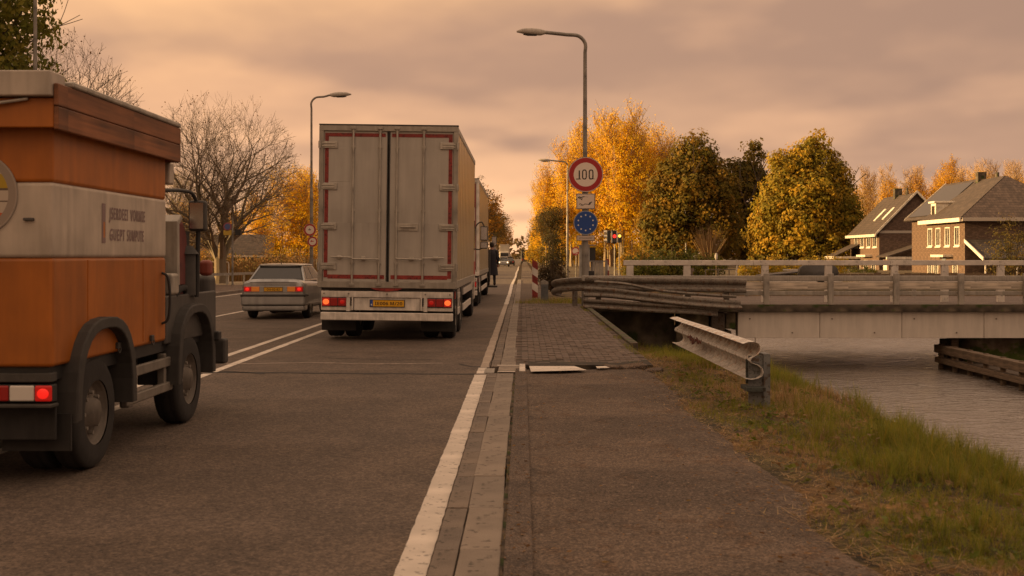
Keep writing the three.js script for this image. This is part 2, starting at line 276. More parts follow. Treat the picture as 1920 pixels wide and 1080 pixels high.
// kerb, gutter slabs
const kerb = struct('kerb', 'row of grey concrete kerb stones along the footpath', 'kerb');
{
  const kg = [0, 1, 2].map(() => geo(new RoundedBoxGeometry(0.219, 0.3, 0.994, 2, 0.007)));
  for (let i = 0; i < 72; i++) {
    const d = 2.0 + i * 1.0 + 0.5; if (d > 15.0 && d < 16.05) continue;
    const o = new THREE.Mesh(kg[i % 3], M.kerb[Math.floor(hash(i, 3) * 3)]); o.name = 'kerb_stone'; o.castShadow = o.receiveShadow = true;
    o.position.set(-0.232 + (hash(i, 1) - 0.5) * 0.014 + (d > 16 ? 0.03 : 0), -0.119 + (hash(i, 2) - 0.5) * 0.008 + (d > 16 ? 0.015 : 0), -d); o.rotation.y = (hash(i, 5) - 0.5) * 0.012; kerb.add(o);
  }
  const gut = struct('gutter', 'strip of small weathered gutter slabs beside the kerb', 'gutter');
  const gg = geo(new RoundedBoxGeometry(0.129, 0.2, 0.495, 2, 0.005));
  for (let i = 0; i < 120; i++) {
    const d = 2.0 + i * 0.5 + 0.25; if (d > 15.0 && d < 16.1) continue;
    const o = new THREE.Mesh(gg, M.gutter[Math.floor(hash(i, 13) * 3)]); o.name = 'gutter_slab'; o.castShadow = o.receiveShadow = true;
    o.position.set(-0.408 + (hash(i, 11) - 0.5) * 0.01 + (d > 16 ? 0.02 : 0), -0.073 + (hash(i, 12) - 0.5) * 0.008, -d); o.rotation.y = (hash(i, 15) - 0.5) * 0.015; gut.add(o);
  }
}
// footpath: worn asphalt in front of the joint, clay bricks behind it
{
  const g = sheet(-0.05, 1.95, -4, 15.5, 0.035, 30, 180, 0), p = g.attributes.position;
  for (let k = 0; k < p.count; k++) { const x = p.getX(k), d = -p.getZ(k); const e = x > 1.3 ? (fbm(d * 1.2 + 3, 7, 4) - 0.5) * 0.5 * sstep(1.3, 1.95, x) : 0; p.setX(k, x + e); p.setY(k, 0.035 + (fbm(x * 2 + 9, d * 2, 4) - 0.5) * 0.03 - 0.05 * sstep(1.55, 1.95, x)); if (d > 15) p.setZ(k, -d - (fbm(x * 5, 3, 3) - 0.5) * 0.3 * sstep(0.9, 1.4, x)); }
  g.computeVertexNormals();
  const foot = struct('footpath', 'worn brown asphalt footpath in the foreground beside the kerb', 'footpath');
  part('path_surface', g, M.path, foot, true);
  const sg = sheet(-0.125, -0.085, -4, 15.5, 0.02, 2, 160, 0), q = sg.attributes.position;
  for (let k = 0; k < q.count; k++) q.setX(k, q.getX(k) + (fbm(q.getZ(k) * 3, 1, 3) - 0.5) * 0.05);
  part('dirt_strip', sg, mat([0.13, 0.10, 0.075], 0.95, { tex: T.moss, texScale: 0.8 }), foot, true);
  part('path_edge_band', sheet(-0.095, 0.05, -4, 15.45, 0.053, 1, 40, 0), mat([0.19, 0.15, 0.125], 0.93, { tex: T.path, texScale: 1.9, bump: T.asphaltB, bumpScale: 0.006 }), foot, true);
}
{
  const paving = struct('brick_pavement', 'clay brick footpath behind the broken joint', 'footpath');
  part('bedding', bx(-0.1, 1.86, -0.3, 0.044, -36.5, -15.98), mat([0.07, 0.055, 0.042], 0.95, { tex: T.moss, texScale: 1 }), paving);
  const bg = geo(new RoundedBoxGeometry(0.203, 0.06, 0.099, 1, 0.006)), rest = [[], [], [], []];
  let made = 0;
  for (let row = 0; row < 195; row++) {
    const d = 16.05 + row * 0.105;
    for (let c = 0; c < 9; c++) {
      const x = -0.02 + c * 0.21 + (row % 2) * 0.105; if (x > 1.78) continue;
      const k = Math.floor(hash(row, c) * 4), y = 0.035 + 0.02 * sstep(16, 17, d) + (hash(row, c + 40) - 0.5) * 0.012 - 0.03 + (fbm(x * 1.5, d * 0.8, 3) - 0.5) * 0.03;
      if (made < 290) { const o = new THREE.Mesh(bg, M.brickPave[k]); o.name = 'brick'; o.position.set(x, y, -d); o.rotation.set((hash(c, row) - 0.5) * 0.04, (hash(c + 3, row) - 0.5) * 0.03, (hash(c + 7, row) - 0.5) * 0.04); o.castShadow = o.receiveShadow = true; paving.add(o); made++; }
      else rest[k].push([x, y, -d]);
    }
  }
  rest.forEach((l, k) => { const im = new THREE.InstancedMesh(bg, M.brickPave[k], l.length), mx = new THREE.Matrix4(); l.forEach((p, i) => im.setMatrixAt(i, mx.makeTranslation(...p))); im.name = 'far_brick'; im.userData = { kind: 'stuff' }; im.castShadow = im.receiveShadow = true; paving.add(im); });
  part('edge_board', bx(1.86, 2.0, -1.3, 0.10, -35, -19.4, 0.015), mat([0.15, 0.12, 0.095], 0.9, { tex: T.moss, texScale: 1.2 }), paving);
  structMesh('cycle_path', 'narrow brown path continuing beyond the bridge towards the horizon', 'path', sheet(-0.12, 0.95, 36.4, 300, 0.03, 3, 60, 0), M.path);
  // broken joint: gap, plates
  const joint = struct('expansion_joint', 'broken expansion joint with white painted plates across the footpath', 'joint');
  part('joint_gap', bx(-0.55, 1.9, -0.25, -0.06, -16.1, -15.3), M.sheetWall, joint);
  part('joint_stone', bx(-0.34, -0.03, -0.2, 0.04, -15.95, -15.08, 0.02), M.kerb[1], joint);
  part('painted_edge', bx(-0.36, -0.02, 0.041, 0.047, -15.98, -15.9), M.paint, joint);
  part('painted_edge', bx(-0.045, 0.035, 0.038, 0.062, -15.98, -15.0), M.paint, joint);
  part('painted_edge', bx(-0.34, -0.1, 0.041, 0.047, -15.1, -15.04), M.paint, joint);
  part('white_plate', polySheet([[0.11, 14.85], [0.86, 15.05], [0.72, 15.62], [0.09, 15.62]], 0.068), M.paint, joint);
  part('white_plate', polySheet([[1.02, 15.35], [1.2, 15.42], [1.16, 15.65], [1.02, 15.62]], 0.062), M.paint, joint);
  part('drain_cover', box(0.14, 0.04, 0.6, -0.46, -0.028, -15.55, 0.008), M.postSteel, joint);
  part('broken_lump', [box(0.35, 0.1, 0.25, 1.55, -0.02, -15.7, 0.03, [0.1, 0.3, 0.1]), box(0.25, 0.08, 0.2, 1.8, -0.03, -15.4, 0.03, [0.1, -0.3, 0.1]), box(0.3, 0.09, 0.16, 1.3, -0.04, -15.85, 0.03, [0.1, 0.1, -0.1])], M.path, joint);
}
// far side of the road: kerb and footway
{
  const left = struct('left_footway', 'brown footway with dark kerb on the far side of the road', 'footway');
  part('paving', bx(-17.5, -12.65, -0.2, 0.09, -150, 20), mat([0.24, 0.18, 0.145], 0.92, { tex: T.path, texScale: 2.3 }), left);
  for (let i = 0; i < 60; i++) part('kerb_stone', bx(-12.65, -12.42, -0.15, 0.115, -(20 + i), -(20 + i + 0.985), 0.015), M.gutter[i % 3], left);
}
// water
{
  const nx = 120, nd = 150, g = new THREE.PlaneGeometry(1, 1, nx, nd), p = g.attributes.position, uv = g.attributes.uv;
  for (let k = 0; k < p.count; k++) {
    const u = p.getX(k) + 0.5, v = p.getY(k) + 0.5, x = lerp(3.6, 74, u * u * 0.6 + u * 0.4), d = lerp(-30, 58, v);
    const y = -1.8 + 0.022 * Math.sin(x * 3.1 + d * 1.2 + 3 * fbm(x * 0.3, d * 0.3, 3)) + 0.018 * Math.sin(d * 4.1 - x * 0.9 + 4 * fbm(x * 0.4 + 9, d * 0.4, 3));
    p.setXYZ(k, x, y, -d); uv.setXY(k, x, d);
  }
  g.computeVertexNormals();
  structMesh('water', 'rippled canal water, evening sky reflection partly put into its pale colour', 'water', g, mat([0.2, 0.172, 0.15], 0.24, { ior: 1.7, bump: T.wave, bumpScale: 0.13, texScale: [2.6, 1.9] }));  // pale base colour and raised ior stand in for missing sky reflection
}

// ---------------------------------------------------------------- bridge
function wProfile(k = 1) { const f = [[0.0, 0.158], [0.035, 0.168], [0.075, 0.164], [0.105, 0.146], [0.116, 0.115], [0.112, 0.08], [0.09, 0.048], [0.045, 0.022], [0.035, 0.0], [0.045, -0.022], [0.09, -0.048], [0.112, -0.08], [0.116, -0.115], [0.105, -0.146], [0.075, -0.164], [0.035, -0.168], [0.0, -0.158]].map(p => [p[0] * k, p[1] * k]); return f.concat(f.slice().reverse().map(p => [p[0] - 0.007, p[1]])); }
function sweep(path, prof, upOf = () => V(0, 1, 0), n = 40) {  // closed profile [out, up] swept along a curve
  const c = new THREE.CatmullRomCurve3(path), pos = [], rings = [];
  for (let i = 0; i <= n; i++) { const t = i / n, P = c.getPoint(t), tan = c.getTangent(t), up0 = upOf(t), out = new THREE.Vector3().crossVectors(tan, up0).normalize(), up = new THREE.Vector3().crossVectors(out, tan).normalize(); rings.push(prof.map(([o, u]) => P.clone().addScaledVector(out, o).addScaledVector(up, u))); }
  const put = (...v) => v.forEach(q => pos.push(q.x, q.y, q.z)), m = prof.length;
  for (let i = 0; i < n; i++) for (let k = 0; k < m; k++) { const a = rings[i][k], b = rings[i][(k + 1) % m], cc = rings[i + 1][(k + 1) % m], d = rings[i + 1][k]; put(a, b, cc, a, cc, d); }
  for (const r of [rings[0], rings[n]]) for (let k = 0; k < m / 2 - 1; k++) { const a = r[k], b = r[k + 1], cc = r[m - 2 - k], d = r[m - 1 - k]; put(a, b, cc, a, cc, d); }
  const g = new THREE.BufferGeometry(); g.setAttribute('position', new THREE.Float32BufferAttribute(pos, 3)); g.computeVertexNormals(); return smooth(g, 0.6);
}
const BD = 33;
{
  const b = thing('bridge', 'low road bridge with pale concrete girder crossing the canal', 'bridge', [0, 0, 0]);
  part('deck', bx(2.05, 40, -0.04, 0.155, -40.5, -33.12), mat([0.22, 0.175, 0.15], 0.9, { tex: T.asphalt, texScale: 3 }), b);
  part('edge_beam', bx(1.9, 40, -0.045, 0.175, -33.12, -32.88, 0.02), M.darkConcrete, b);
  for (let i = 0; i < 12; i++) { const x0 = 6.35 + i * 2.42, gi = part('girder_panel', bx(x0, x0 + 2.405, -0.82, -0.05, -33.4, -33.02, 0.008), M.concrete, b); for (const [bx_, by_] of [[0.35, -0.25], [1.6, -0.66]]) part('bolt', disc(0.022, 0.03, x0 + bx_, by_, -33.01, 8), M.oldSteel, gi); }
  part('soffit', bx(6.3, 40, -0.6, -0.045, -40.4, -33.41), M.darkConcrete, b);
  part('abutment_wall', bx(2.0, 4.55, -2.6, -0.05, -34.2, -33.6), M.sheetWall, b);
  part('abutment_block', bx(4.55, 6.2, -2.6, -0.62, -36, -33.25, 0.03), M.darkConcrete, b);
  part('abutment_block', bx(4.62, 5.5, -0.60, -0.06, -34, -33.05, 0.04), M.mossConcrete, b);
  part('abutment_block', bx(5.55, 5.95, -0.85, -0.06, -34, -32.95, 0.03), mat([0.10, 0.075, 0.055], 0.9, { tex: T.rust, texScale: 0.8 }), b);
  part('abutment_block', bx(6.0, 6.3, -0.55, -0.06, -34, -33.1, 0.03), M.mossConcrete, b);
  part('bearing', [bx(5.1, 6.5, -1.05, -0.87, -33.6, -32.8, 0.02), bx(5.5, 6.9, -1.5, -1.1, -33.8, -32.7, 0.03)], M.darkConcrete, b);
  part('brace', prism([[6.25, -0.9], [6.55, -0.9], [7.05, -1.7], [6.6, -1.7]], 0.25, 0.01).translate(0, 0, -33.2), M.darkConcrete, b);
  part('hanging_bolt', rod(V(6.85, -1.35, -33), V(6.85, -0.8, -33), 0.012), M.oldSteel, b);
  // pier
  part('pier', bx(13.5, 26, -2.8, -0.6, -36, -34.0, 0.4), mat([0.24, 0.2, 0.165], 0.92, { tex: T.moss, texScale: 1.8 }), b);
  part('pier_post', bx(12.95, 13.15, -2.6, -0.62, -34.1, -33.85, 0.02), M.timber, b);
  part('pier_wall', bx(12.9, 13.3, -2.6, -0.95, -34.7, -34.12, 0.03), M.mossConcrete, b);
  part('pier_ledge', bx(12.77, 26, -2.6, -1.62, -34.1, -22, 0.04), mat([0.12, 0.095, 0.075], 0.92, { tex: T.grime, texScale: 1.4 }), b);
  part('fender_beam', bx(12.48, 12.76, -1.32, -1.08, -34.0, -22, 0.02), M.timber, b);
  part('fender_beam', bx(12.5, 12.76, -1.62, -1.45, -34.0, -22, 0.02), M.timber, b);
  for (let i = 0; i < 10; i++) part('fender_pile', rod(V(12.66, -2.9, -33.9 + i * 1.1), V(12.66, -1.06, -33.9 + i * 1.1), 0.085, 0.08, 8), M.timber, b);
  // front barrier of the bridge
  for (const px of [1436, 1556, 1679, 1800, 1922]) part('barrier_post', bx(XO(px - 5, BD), XO(px + 5, BD), 0.17, 1.09, -33.0, -32.86, 0.012), M.greyRail, b);
  const x0 = XO(1396, BD);
  part('top_rail', bx(1.75, 18, 0.86, 1.02, -33.14, -33.0, 0.02), M.greyRail, b);
  for (const [a, c] of [[x0, XO(1556, BD)], [XO(1556, BD) + 0.006, XO(1800, BD)], [XO(1800, BD) + 0.006, 18]]) part('barrier_plank', bx(a, c, 0.61, 0.83, -33.1, -33.01, 0.012), M.plankRail, b);
  part('lower_rail', bx(x0 - 0.4, 18, 0.44, 0.565, -33.13, -33.0, 0.02), M.greyRail, b);
}
{
  const r = thing('handrail', 'long white handrail on posts along the far edge of the bridge', 'handrail', [0, 0, 0]);
  const d = 35.2; let prev = 1169;
  for (const px of [1412, 1668, 1935]) { part('rail', bx(XO(prev, d), XO(px, d) - 0.004, YO(497.5, d), YO(488, d), -d - 0.07, -d + 0.07, 0.015), M.whiteRail, r); prev = px; }
  for (const px of [1181, 1288, 1434, 1553, 1677, 1771, 1876]) part('post', bx(XO(px, d) - 0.11, XO(px, d) + 0.11, 0.15, YO(497.6, d), -d - 0.06, -d + 0.06, 0.012), M.whiteRail, r);
  const k = thing('far_barrier', 'low pale rail on the far kerb of the bridge deck', 'barrier', [0, 0, 0]);
  part('rail', sweep([V(6.6, 0.42, -39.6), V(9.5, 0.50, -39.8), V(14, 0.66, -40), V(22, 0.68, -40)], [[0, 0.09], [0.05, 0.09], [0.05, -0.09], [0, -0.09]]), M.whiteRail, k);
  for (const x of [8.0, 11, 14, 17]) part('post', bx(x - 0.06, x + 0.06, 0.15, 0.62, -40.15, -40.0), M.greyRail, k);
}
// crash barrier bent in front of the bridge corner
{
  const d = 32.75, P = (px, py, dd = d) => at(px, py, dd);
  const b = thing('crash_barrier', 'rusty bent crash barrier beams crumpled at the bridge corner behind the lamp post', 'guardrail');
  part('beam', sweep([P(1060, 545, 36.2), P(1043, 541, 35.6), P(1050, 536, 34.4), P(1075, 533, 33.8), P(1110, 532, 33.0), P(1180, 533), P(1290, 534), P(1398, 536)], wProfile(1.25), () => V(0, 1, 0), 70), M.oldSteel, b);
  part('bent_beam', sweep([P(1096, 548, 32.6), P(1140, 550, 32.45), P(1210, 558, 32.4), P(1290, 567, 32.4), P(1355, 572, 32.5), P(1388, 574, 32.6)], wProfile(0.9), t => V(0, 1, -0.3 - 0.5 * t), 50), M.oldSteel, b);
  part('bent_beam', sweep([P(1094, 569, 32.5), P(1150, 572, 32.4), P(1230, 577, 32.4), P(1300, 580, 32.45), P(1345, 584, 32.6)], wProfile(0.85), t => V(0, 1, 0.25 * t), 50), M.oldSteel, b);
  part('twisted_strip', sweep([P(1115, 528, 32.7), P(1170, 532, 32.5), P(1240, 545, 32.45), P(1330, 553, 32.5), P(1380, 556, 32.6)], [[0, 0.05], [0.05, 0.03], [0.05, -0.03], [0, -0.05]], t => V(0, 1, 0.6), 40), M.oldSteel, b);
  for (const [px, dd, t] of [[1078, 34.6, 538], [1122, 33.3, 540], [1205, 33.2, 545], [1290, 33.2, 548], [1362, 33.1, 548]]) { const p = P(px, t, dd); part('post', bx(p.x - 0.08, p.x + 0.08, -0.1, p.y, p.z - 0.09, p.z + 0.03, 0.01), M.oldSteel, b); }
}
// loose guardrail end in the grass
{
  const g = thing('guardrail_end', 'dented white guardrail section ending at a mossy post in the grass', 'guardrail', [2.42, -0.05, -12.6]);
  const D = (x, y, d) => V(x - 2.42, y + 0.05, -d + 12.6);
  part('beam', sweep([D(2.27, 0.47, 17.1), D(2.27, 0.475, 16.2), D(2.285, 0.49, 14.5), D(2.30, 0.50, 12.9), D(2.33, 0.50, 11.7)], wProfile(1.13).map(p => [-p[0] * 1.35, p[1] * 1.04]), t => V(-0.10, 1, 0), 60), M.beamWhite, g);
  part('post', [bx(2.53 - 2.42, 2.60 - 2.42, -0.7, 0.62, 0.60, 0.84), bx(2.38 - 2.42, 2.60 - 2.42, -0.7, 0.60, 0.78, 0.815)], mat([0.20, 0.205, 0.20], 0.75, { tex: T.rust, texScale: 0.5 }), g);
  part('spacer', [bx(2.33 - 2.42, 2.53 - 2.42, 0.24, 0.28, 0.62, 0.95), bx(2.36 - 2.42, 2.53 - 2.42, 0.30, 0.56, 0.74, 0.77)], mat([0.07, 0.08, 0.07], 0.8, { tex: T.rust, texScale: 0.4 }), g);
  const blob = []; for (let i = 0; i < 12; i++) blob.push(new THREE.SphereGeometry(1, 8, 6).scale(0.008, rr(0.012, 0.035), rr(0.04, 0.16)).rotateX(rr(-0.3, 0.3)).translate(2.285 - 2.42, 0.05 + rr(0.44, 0.50), -rr(14.2, 15.6) + 12.6));
  part('rust_scab', blob, mat([0.16, 0.045, 0.025], 0.95, { tex: T.rust, texScale: 0.3 }), g);
}
// ---------------------------------------------------------------- vehicles
function lathe(pts, n = 28) { return new THREE.LatheGeometry(pts.map(p => new THREE.Vector2(p[0], p[1])), n).rotateZ(Math.PI / 2); }  // profile [radius, x], axle along x
function lamp(parent, x, y, z, r, m) { part('bulb_light', new THREE.SphereGeometry(1, 16, 10).scale(r * 1.15, r, 0.006).translate(x, y, z), m, parent); }
function wheel(parent, x, y, z, r, w, rimMat, side = 1, n = 28) {
  const g = new THREE.Group(); g.name = 'wheel'; g.position.set(x, y, z); parent.add(g);
  const ri = r * 0.58;
  part('tyre', lathe([[ri, -w / 2], [r * 0.80, -w / 2 - 0.006], [r * 0.95, -w / 2 + 0.012], [r, -w / 2 + w * 0.18], [r - 0.012, -w * 0.16], [r, -w * 0.14], [r, w * 0.14], [r - 0.012, w * 0.16], [r, w / 2 - w * 0.18], [r * 0.95, w / 2 - 0.012], [r * 0.80, w / 2 + 0.006], [ri, w / 2]].map(p => [p[0], -p[1] * 1]), n), M.rubber, g);
  part('rim', [lathe([[ri, w / 2 - 0.01], [ri * 0.93, w / 2 - 0.02], [ri * 0.86, w / 2 - 0.07], [ri * 0.5, w / 2 - 0.06 ], [ri * 0.40, w / 2 - 0.0], [0.001, w / 2 + 0.005]].map(p => [p[0], -p[1] * side]), n), lathe([[ri, -w / 2 + 0.01], [ri * 0.9, -w / 2 + 0.05], [0.001, -w / 2 + 0.06]].map(p => [p[0], -p[1] * side]), n)], rimMat, g);
  const nuts = []; for (let i = 0; i < 8; i++) { const a = i / 8 * Math.PI * 2; nuts.push(new THREE.CylinderGeometry(0.016, 0.016, 0.035, 6).rotateZ(Math.PI / 2).translate(side * (w / 2 - 0.045), Math.cos(a) * ri * 0.62, Math.sin(a) * ri * 0.62)); }
  part('wheel_nuts', nuts, M.postSteel, g);
  return g;
}
const rimGrey = mat([0.30, 0.27, 0.23], 0.6, { metal: 0.2, tex: T.rust, texScale: 0.6 });
const rimDark = mat([0.15, 0.13, 0.11], 0.7, { tex: T.grime, texScale: 0.6 });
const boxGrey = mat([0.44, 0.41, 0.365], 0.6, { tex: T.soft, texScale: 2.2, bump: T.wrinkle, bumpScale: 0.012 });
const boxFrame = mat([0.37, 0.34, 0.295], 0.6, { tex: T.grime, texScale: 1.2 });
const boxSide = mat([0.46, 0.39, 0.29], 0.3, { clearcoat: 0.45, clearcoatRoughness: 0.2, tex: T.soft, texScale: 2.6 });
const bareMetal = mat([0.50, 0.47, 0.42], 0.5, { metal: 0.35, tex: T.grime, texScale: 0.7 });
const plateYellow = (txt, size, euBand) => printed(canvasTex(512, 112, (c, w, h) => { c.fillStyle = '#d8a018'; c.fillRect(0, 0, w, h); if (euBand) { c.fillStyle = '#22479a'; c.fillRect(0, 0, 44, h); c.fillStyle = '#dcdcc0'; c.fillRect(14, 66, 16, 26); } c.fillStyle = '#1c1408'; c.font = 'bold ' + size + 'px sans-serif'; c.textAlign = 'center'; c.textBaseline = 'middle'; c.fillText(txt, w / 2 + (euBand ? 22 : 0), h / 2 + 4); c.lineWidth = 5; c.strokeStyle = '#3a2a0c'; c.strokeRect(3, 3, w - 6, h - 6); }), 0.5);

function lorry(label, x, d, len, topY, detailed, roll) {
  const t = thing('box_lorry', label, 'lorry', [x, 0, -d], 0); const W = 1.29, B = 1.0, H = topY;
  t.rotation.z = roll;
  // box body
  part('box_side', [bx(W - 0.03, W, B + 0.1, H - 0.1, -len, -0.05), bx(-W, -W + 0.03, B + 0.1, H - 0.1, -len, -0.05)], boxSide, t);
  const ribs = []; for (let i = 1; i < len / 0.62; i++) ribs.push(bx(W - 0.01, W + 0.004, B + 0.12, H - 0.12, -i * 0.62 - 0.012, -i * 0.62 + 0.012));
  part('side_seams', ribs, boxSide, t);
  part('roof', [bx(-W + 0.01, W - 0.01, H - 0.12, H - 0.02, -len, -0.06, 0.02)], boxFrame, t);
  part('roof_edge', [bx(W - 0.05, W + 0.012, H - 0.11, H, -len - 0.01, -0.04, 0.01), bx(-W - 0.012, -W + 0.05, H - 0.11, H, -len - 0.01, -0.04, 0.01)], bareMetal, t);
  part('side_sill', [bx(W - 0.06, W + 0.012, B - 0.02, B + 0.13, -len, -0.02, 0.012), bx(-W - 0.012, -W + 0.06, B - 0.02, B + 0.13, -len, -0.02, 0.012)], boxFrame, t);
  part('front_wall', bx(-W, W, B, H - 0.02, -len - 0.05, -len), boxSide, t);
  part('rear_frame', [bx(-W - 0.015, -W + 0.075, B, H, -0.06, 0.02, 0.012), bx(W - 0.075, W + 0.015, B, H, -0.06, 0.02, 0.012), bx(-W, W, H - 0.1, H + 0.012, -0.06, 0.025, 0.012), bx(-W, W, B - 0.02, B + 0.1, -0.06, 0.03, 0.012)], detailed ? boxFrame : M.white, t);
  part('roof_seal', bx(-W - 0.015, W + 0.015, H + 0.006, H + 0.028, -0.1, 0.03), M.black, t);
  for (const s of [-1, 1]) {
    const dr = part('door', bx(s > 0 ? 0.012 : -W + 0.078, s > 0 ? W - 0.078 : -0.012, B + 0.1, H - 0.1, -0.05, -0.008, 0.006), boxGrey, t);
    part('door_seal', bx(s * 0.02 - 0.01, s * 0.02 + 0.01, B + 0.11, H - 0.11, -0.02, 0.002), M.plastic, dr);
    const e = s * (W - 0.13);
    part('red_tape', [bx(e - 0.035, e + 0.035, B + 0.17, H - 0.14, -0.009, -0.004), bx(Math.min(s * 0.06, e - s * 0.037), Math.max(s * 0.06, e - s * 0.037), H - 0.205, H - 0.14, -0.009, -0.0035), bx(Math.min(s * 0.06, e - s * 0.037), Math.max(s * 0.06, e - s * 0.037), B + 0.15, B + 0.225, -0.009, -0.0035)], M.red, dr);
    if (detailed) {
      for (const rx of [0.16, 0.66]) {
        const bar = part('lock_rod', rod(V(s * rx, B + 0.06, 0.018), V(s * rx, H - 0.05, 0.018), 0.021, 0.021, 8), bareMetal, dr);
        for (const yy of [B + 0.03, B + 0.42, (B + H) / 2 - 0.1, H - 0.42, H - 0.12]) part('rod_guide', box(0.075, 0.05, 0.035, s * rx, yy, 0.0, 0.008), bareMetal, dr);
        part('rod_cam', box(0.10, 0.05, 0.05, s * rx, B + 0.015, 0.025, 0.01), boxFrame, dr); part('rod_cam', box(0.10, 0.05, 0.05, s * rx, H - 0.07, 0.025, 0.01), boxFrame, dr);
      }
      part('lock_handle', [rod(V(s * 0.16, B + 0.53 + s * 0.01, 0.05), V(s * 0.66, B + 0.525, 0.05), 0.014, 0.014, 8), box(0.09, 0.07, 0.04, s * 0.45, B + 0.50, 0.02, 0.01)], bareMetal, dr);
      part('lock_handle', [rod(V(s * 0.66, B + 0.55, 0.05), V(s * 1.06, B + 0.56, 0.05), 0.014, 0.014, 8), box(0.09, 0.07, 0.04, s * 0.9, B + 0.52, 0.02, 0.01)], bareMetal, dr);
      for (const yy of [B + 0.33, B + 1.08, B + 1.83, H - 0.41]) part('hinge', [box(0.36, 0.13, 0.02, s * (W - 0.15), yy - 0.015, 0.006, 0.008), box(0.24, 0.022, 0.035, s * (W - 0.16), yy + 0.015, 0.01, 0.006), box(0.24, 0.022, 0.035, s * (W - 0.16), yy + 0.065, 0.01, 0.006), rod(V(s * (W + 0.0), yy - 0.02, 0.025), V(s * (W + 0.0), yy + 0.12, 0.025), 0.018, 0.018, 8)], bareMetal, dr);
      if (s > 0) part('latch_plate', [box(0.40, 0.14, 0.016, 0.37, B + 1.06, 0.002, 0.006), rod(V(0.24, B + 1.13, 0.03), V(0.52, B + 1.13, 0.03), 0.013, 0.013, 8)], bareMetal, dr);
      else part('patch_panel', bx(-1.08, -0.72, H - 1.05, H - 0.42, -0.01, -0.005, 0.003), boxGrey, dr);
    }
  }
  // chassis and rear bumper
  part('chassis', [bx(-0.5, -0.38, 0.62, 0.9, -len - 2.6, -0.25), bx(0.38, 0.5, 0.62, 0.9, -len - 2.6, -0.25), bx(-W + 0.05, W - 0.05, 0.93, 1.0, -len, -0.06), bx(-0.7, 0.7, 0.3, 0.7, -len * 0.62, -len * 0.45)], M.plastic, t);
  part('axle', [rod(V(-1.0, 0.5, -1.3), V(1.0, 0.5, -1.3), 0.07), rod(V(-1.0, 0.5, -2.75), V(1.0, 0.5, -2.75), 0.07)], M.plastic, t);
  const bumper = part('bumper_panel', [bx(-1.235, 1.235, 0.80, 0.92, -0.12, 0.0, 0.012), bx(-0.62, 0.62, 0.56, 0.795, -0.12, -0.02, 0.01), bx(-1.235, -0.66, 0.555, 0.64, -0.12, -0.01, 0.01), bx(0.66, 1.235, 0.555, 0.64, -0.12, -0.01, 0.01), bx(-0.66, -0.63, 0.56, 0.80, -0.1, 0.012, 0.006), bx(0.63, 0.66, 0.56, 0.80, -0.1, 0.012, 0.006), bx(-0.76, -0.69, 0.54, 0.80, -0.1, 0.016, 0.006), bx(0.69, 0.76, 0.54, 0.80, -0.1, 0.016, 0.006), bx(-1.235, -1.215, 0.56, 0.8, -0.1, 0.004, 0.006), bx(1.215, 1.235, 0.56, 0.8, -0.1, 0.004, 0.006)], M.white, t);
  const screws = []; for (const sx of [-1.18, -0.72, 0, 0.72, 1.18]) screws.push(disc(0.016, 0.02, sx, 0.87, 0.002, 8)); part('bumper_bolt', screws, M.postSteel, bumper);
  part('underrun_bar', bx(-1.24, 1.24, 0.37, 0.52, -0.1, 0.03, 0.02), M.white, t);
  part('red_crest', prism([[-0.32, 0.985], [0.32, 0.985], [0.2, 0.94], [0, 0.915], [-0.2, 0.94]], 0.02).translate(0, 0, 0.0), M.red, t);
  part('tow_beam', [bx(-1.2, -0.4, 0.93, 0.985, -0.3, -0.1), bx(0.4, 1.2, 0.93, 0.985, -0.3, -0.1)], M.black, t);
  for (const s of [-1, 1]) {
    const c = s * 0.985, k = part('tail_light', bx(c - 0.235, c + 0.235, 0.625, 0.805, -0.06, 0.012, 0.01), M.black, t); k.userData.label = s < 0 ? 'left rear light cluster' : 'right rear light cluster';
    part('brake_lens', bx(c + s * 0.225, c + s * 0.085, 0.64, 0.79, 0.0, 0.022, 0.01), M.lampRedDim, k); if (detailed) lamp(k, c + s * 0.155, 0.715, 0.024, 0.052, M.lampAmberLit);
    part('fog_lens', bx(c + s * 0.075, c - s * 0.06, 0.64, 0.79, 0.0, 0.02, 0.01), M.lampRed, k);
    part('tail_lens', bx(c - s * 0.07, c - s * 0.225, 0.64, 0.79, 0.0, 0.02, 0.01), M.lampRed, k); if (detailed) lamp(k, c - s * 0.15, 0.715, 0.022, 0.04, M.lampRedDim);
    part('mud_flap', bx(s * 0.62, s * 1.27, 0.16, 0.60, -0.32, -0.30), M.rubber, t);
    const lift = roll ? -Math.tan(roll) * (x < 0 ? 0 : 0) : 0;
    for (const z of [-1.0, -2.75]) { wheel(t, s * 1.10, 0.5 + lift, z, 0.5, 0.28, rimGrey, s); wheel(t, s * 0.76, 0.5 + lift, z, 0.5, 0.28, rimGrey, s, 20); }
    wheel(t, s * 1.08, 0.5, -len - 1.4, 0.5, 0.28, rimGrey, s);
    part('side_guard', [bx(s * 1.21, s * 1.25, 0.75, 0.9, -len + 0.4, -3.6, 0.01), bx(s * 1.21, s * 1.25, 0.40, 0.55, -len + 0.4, -3.6, 0.01), bx(s * 1.2, s * 1.25, 0.42, 0.95, -1.95, -1.8, 0.01), bx(s * 1.2, s * 1.25, 0.42, 0.56, -2.2, -1.5, 0.01), bx(s * 1.2, s * 1.25, 0.74, 0.86, -2.2, -1.5, 0.01)], M.white, t);
    part('side_marker', bx(s * 1.245, s * 1.262, 0.78, 0.92, -0.45, -0.3), M.lampRed, t);
    part('mudguard', [bx(s * 0.7, s * 1.27, 1.02, 1.04, -1.6, -0.35)], M.plastic, t);
  }
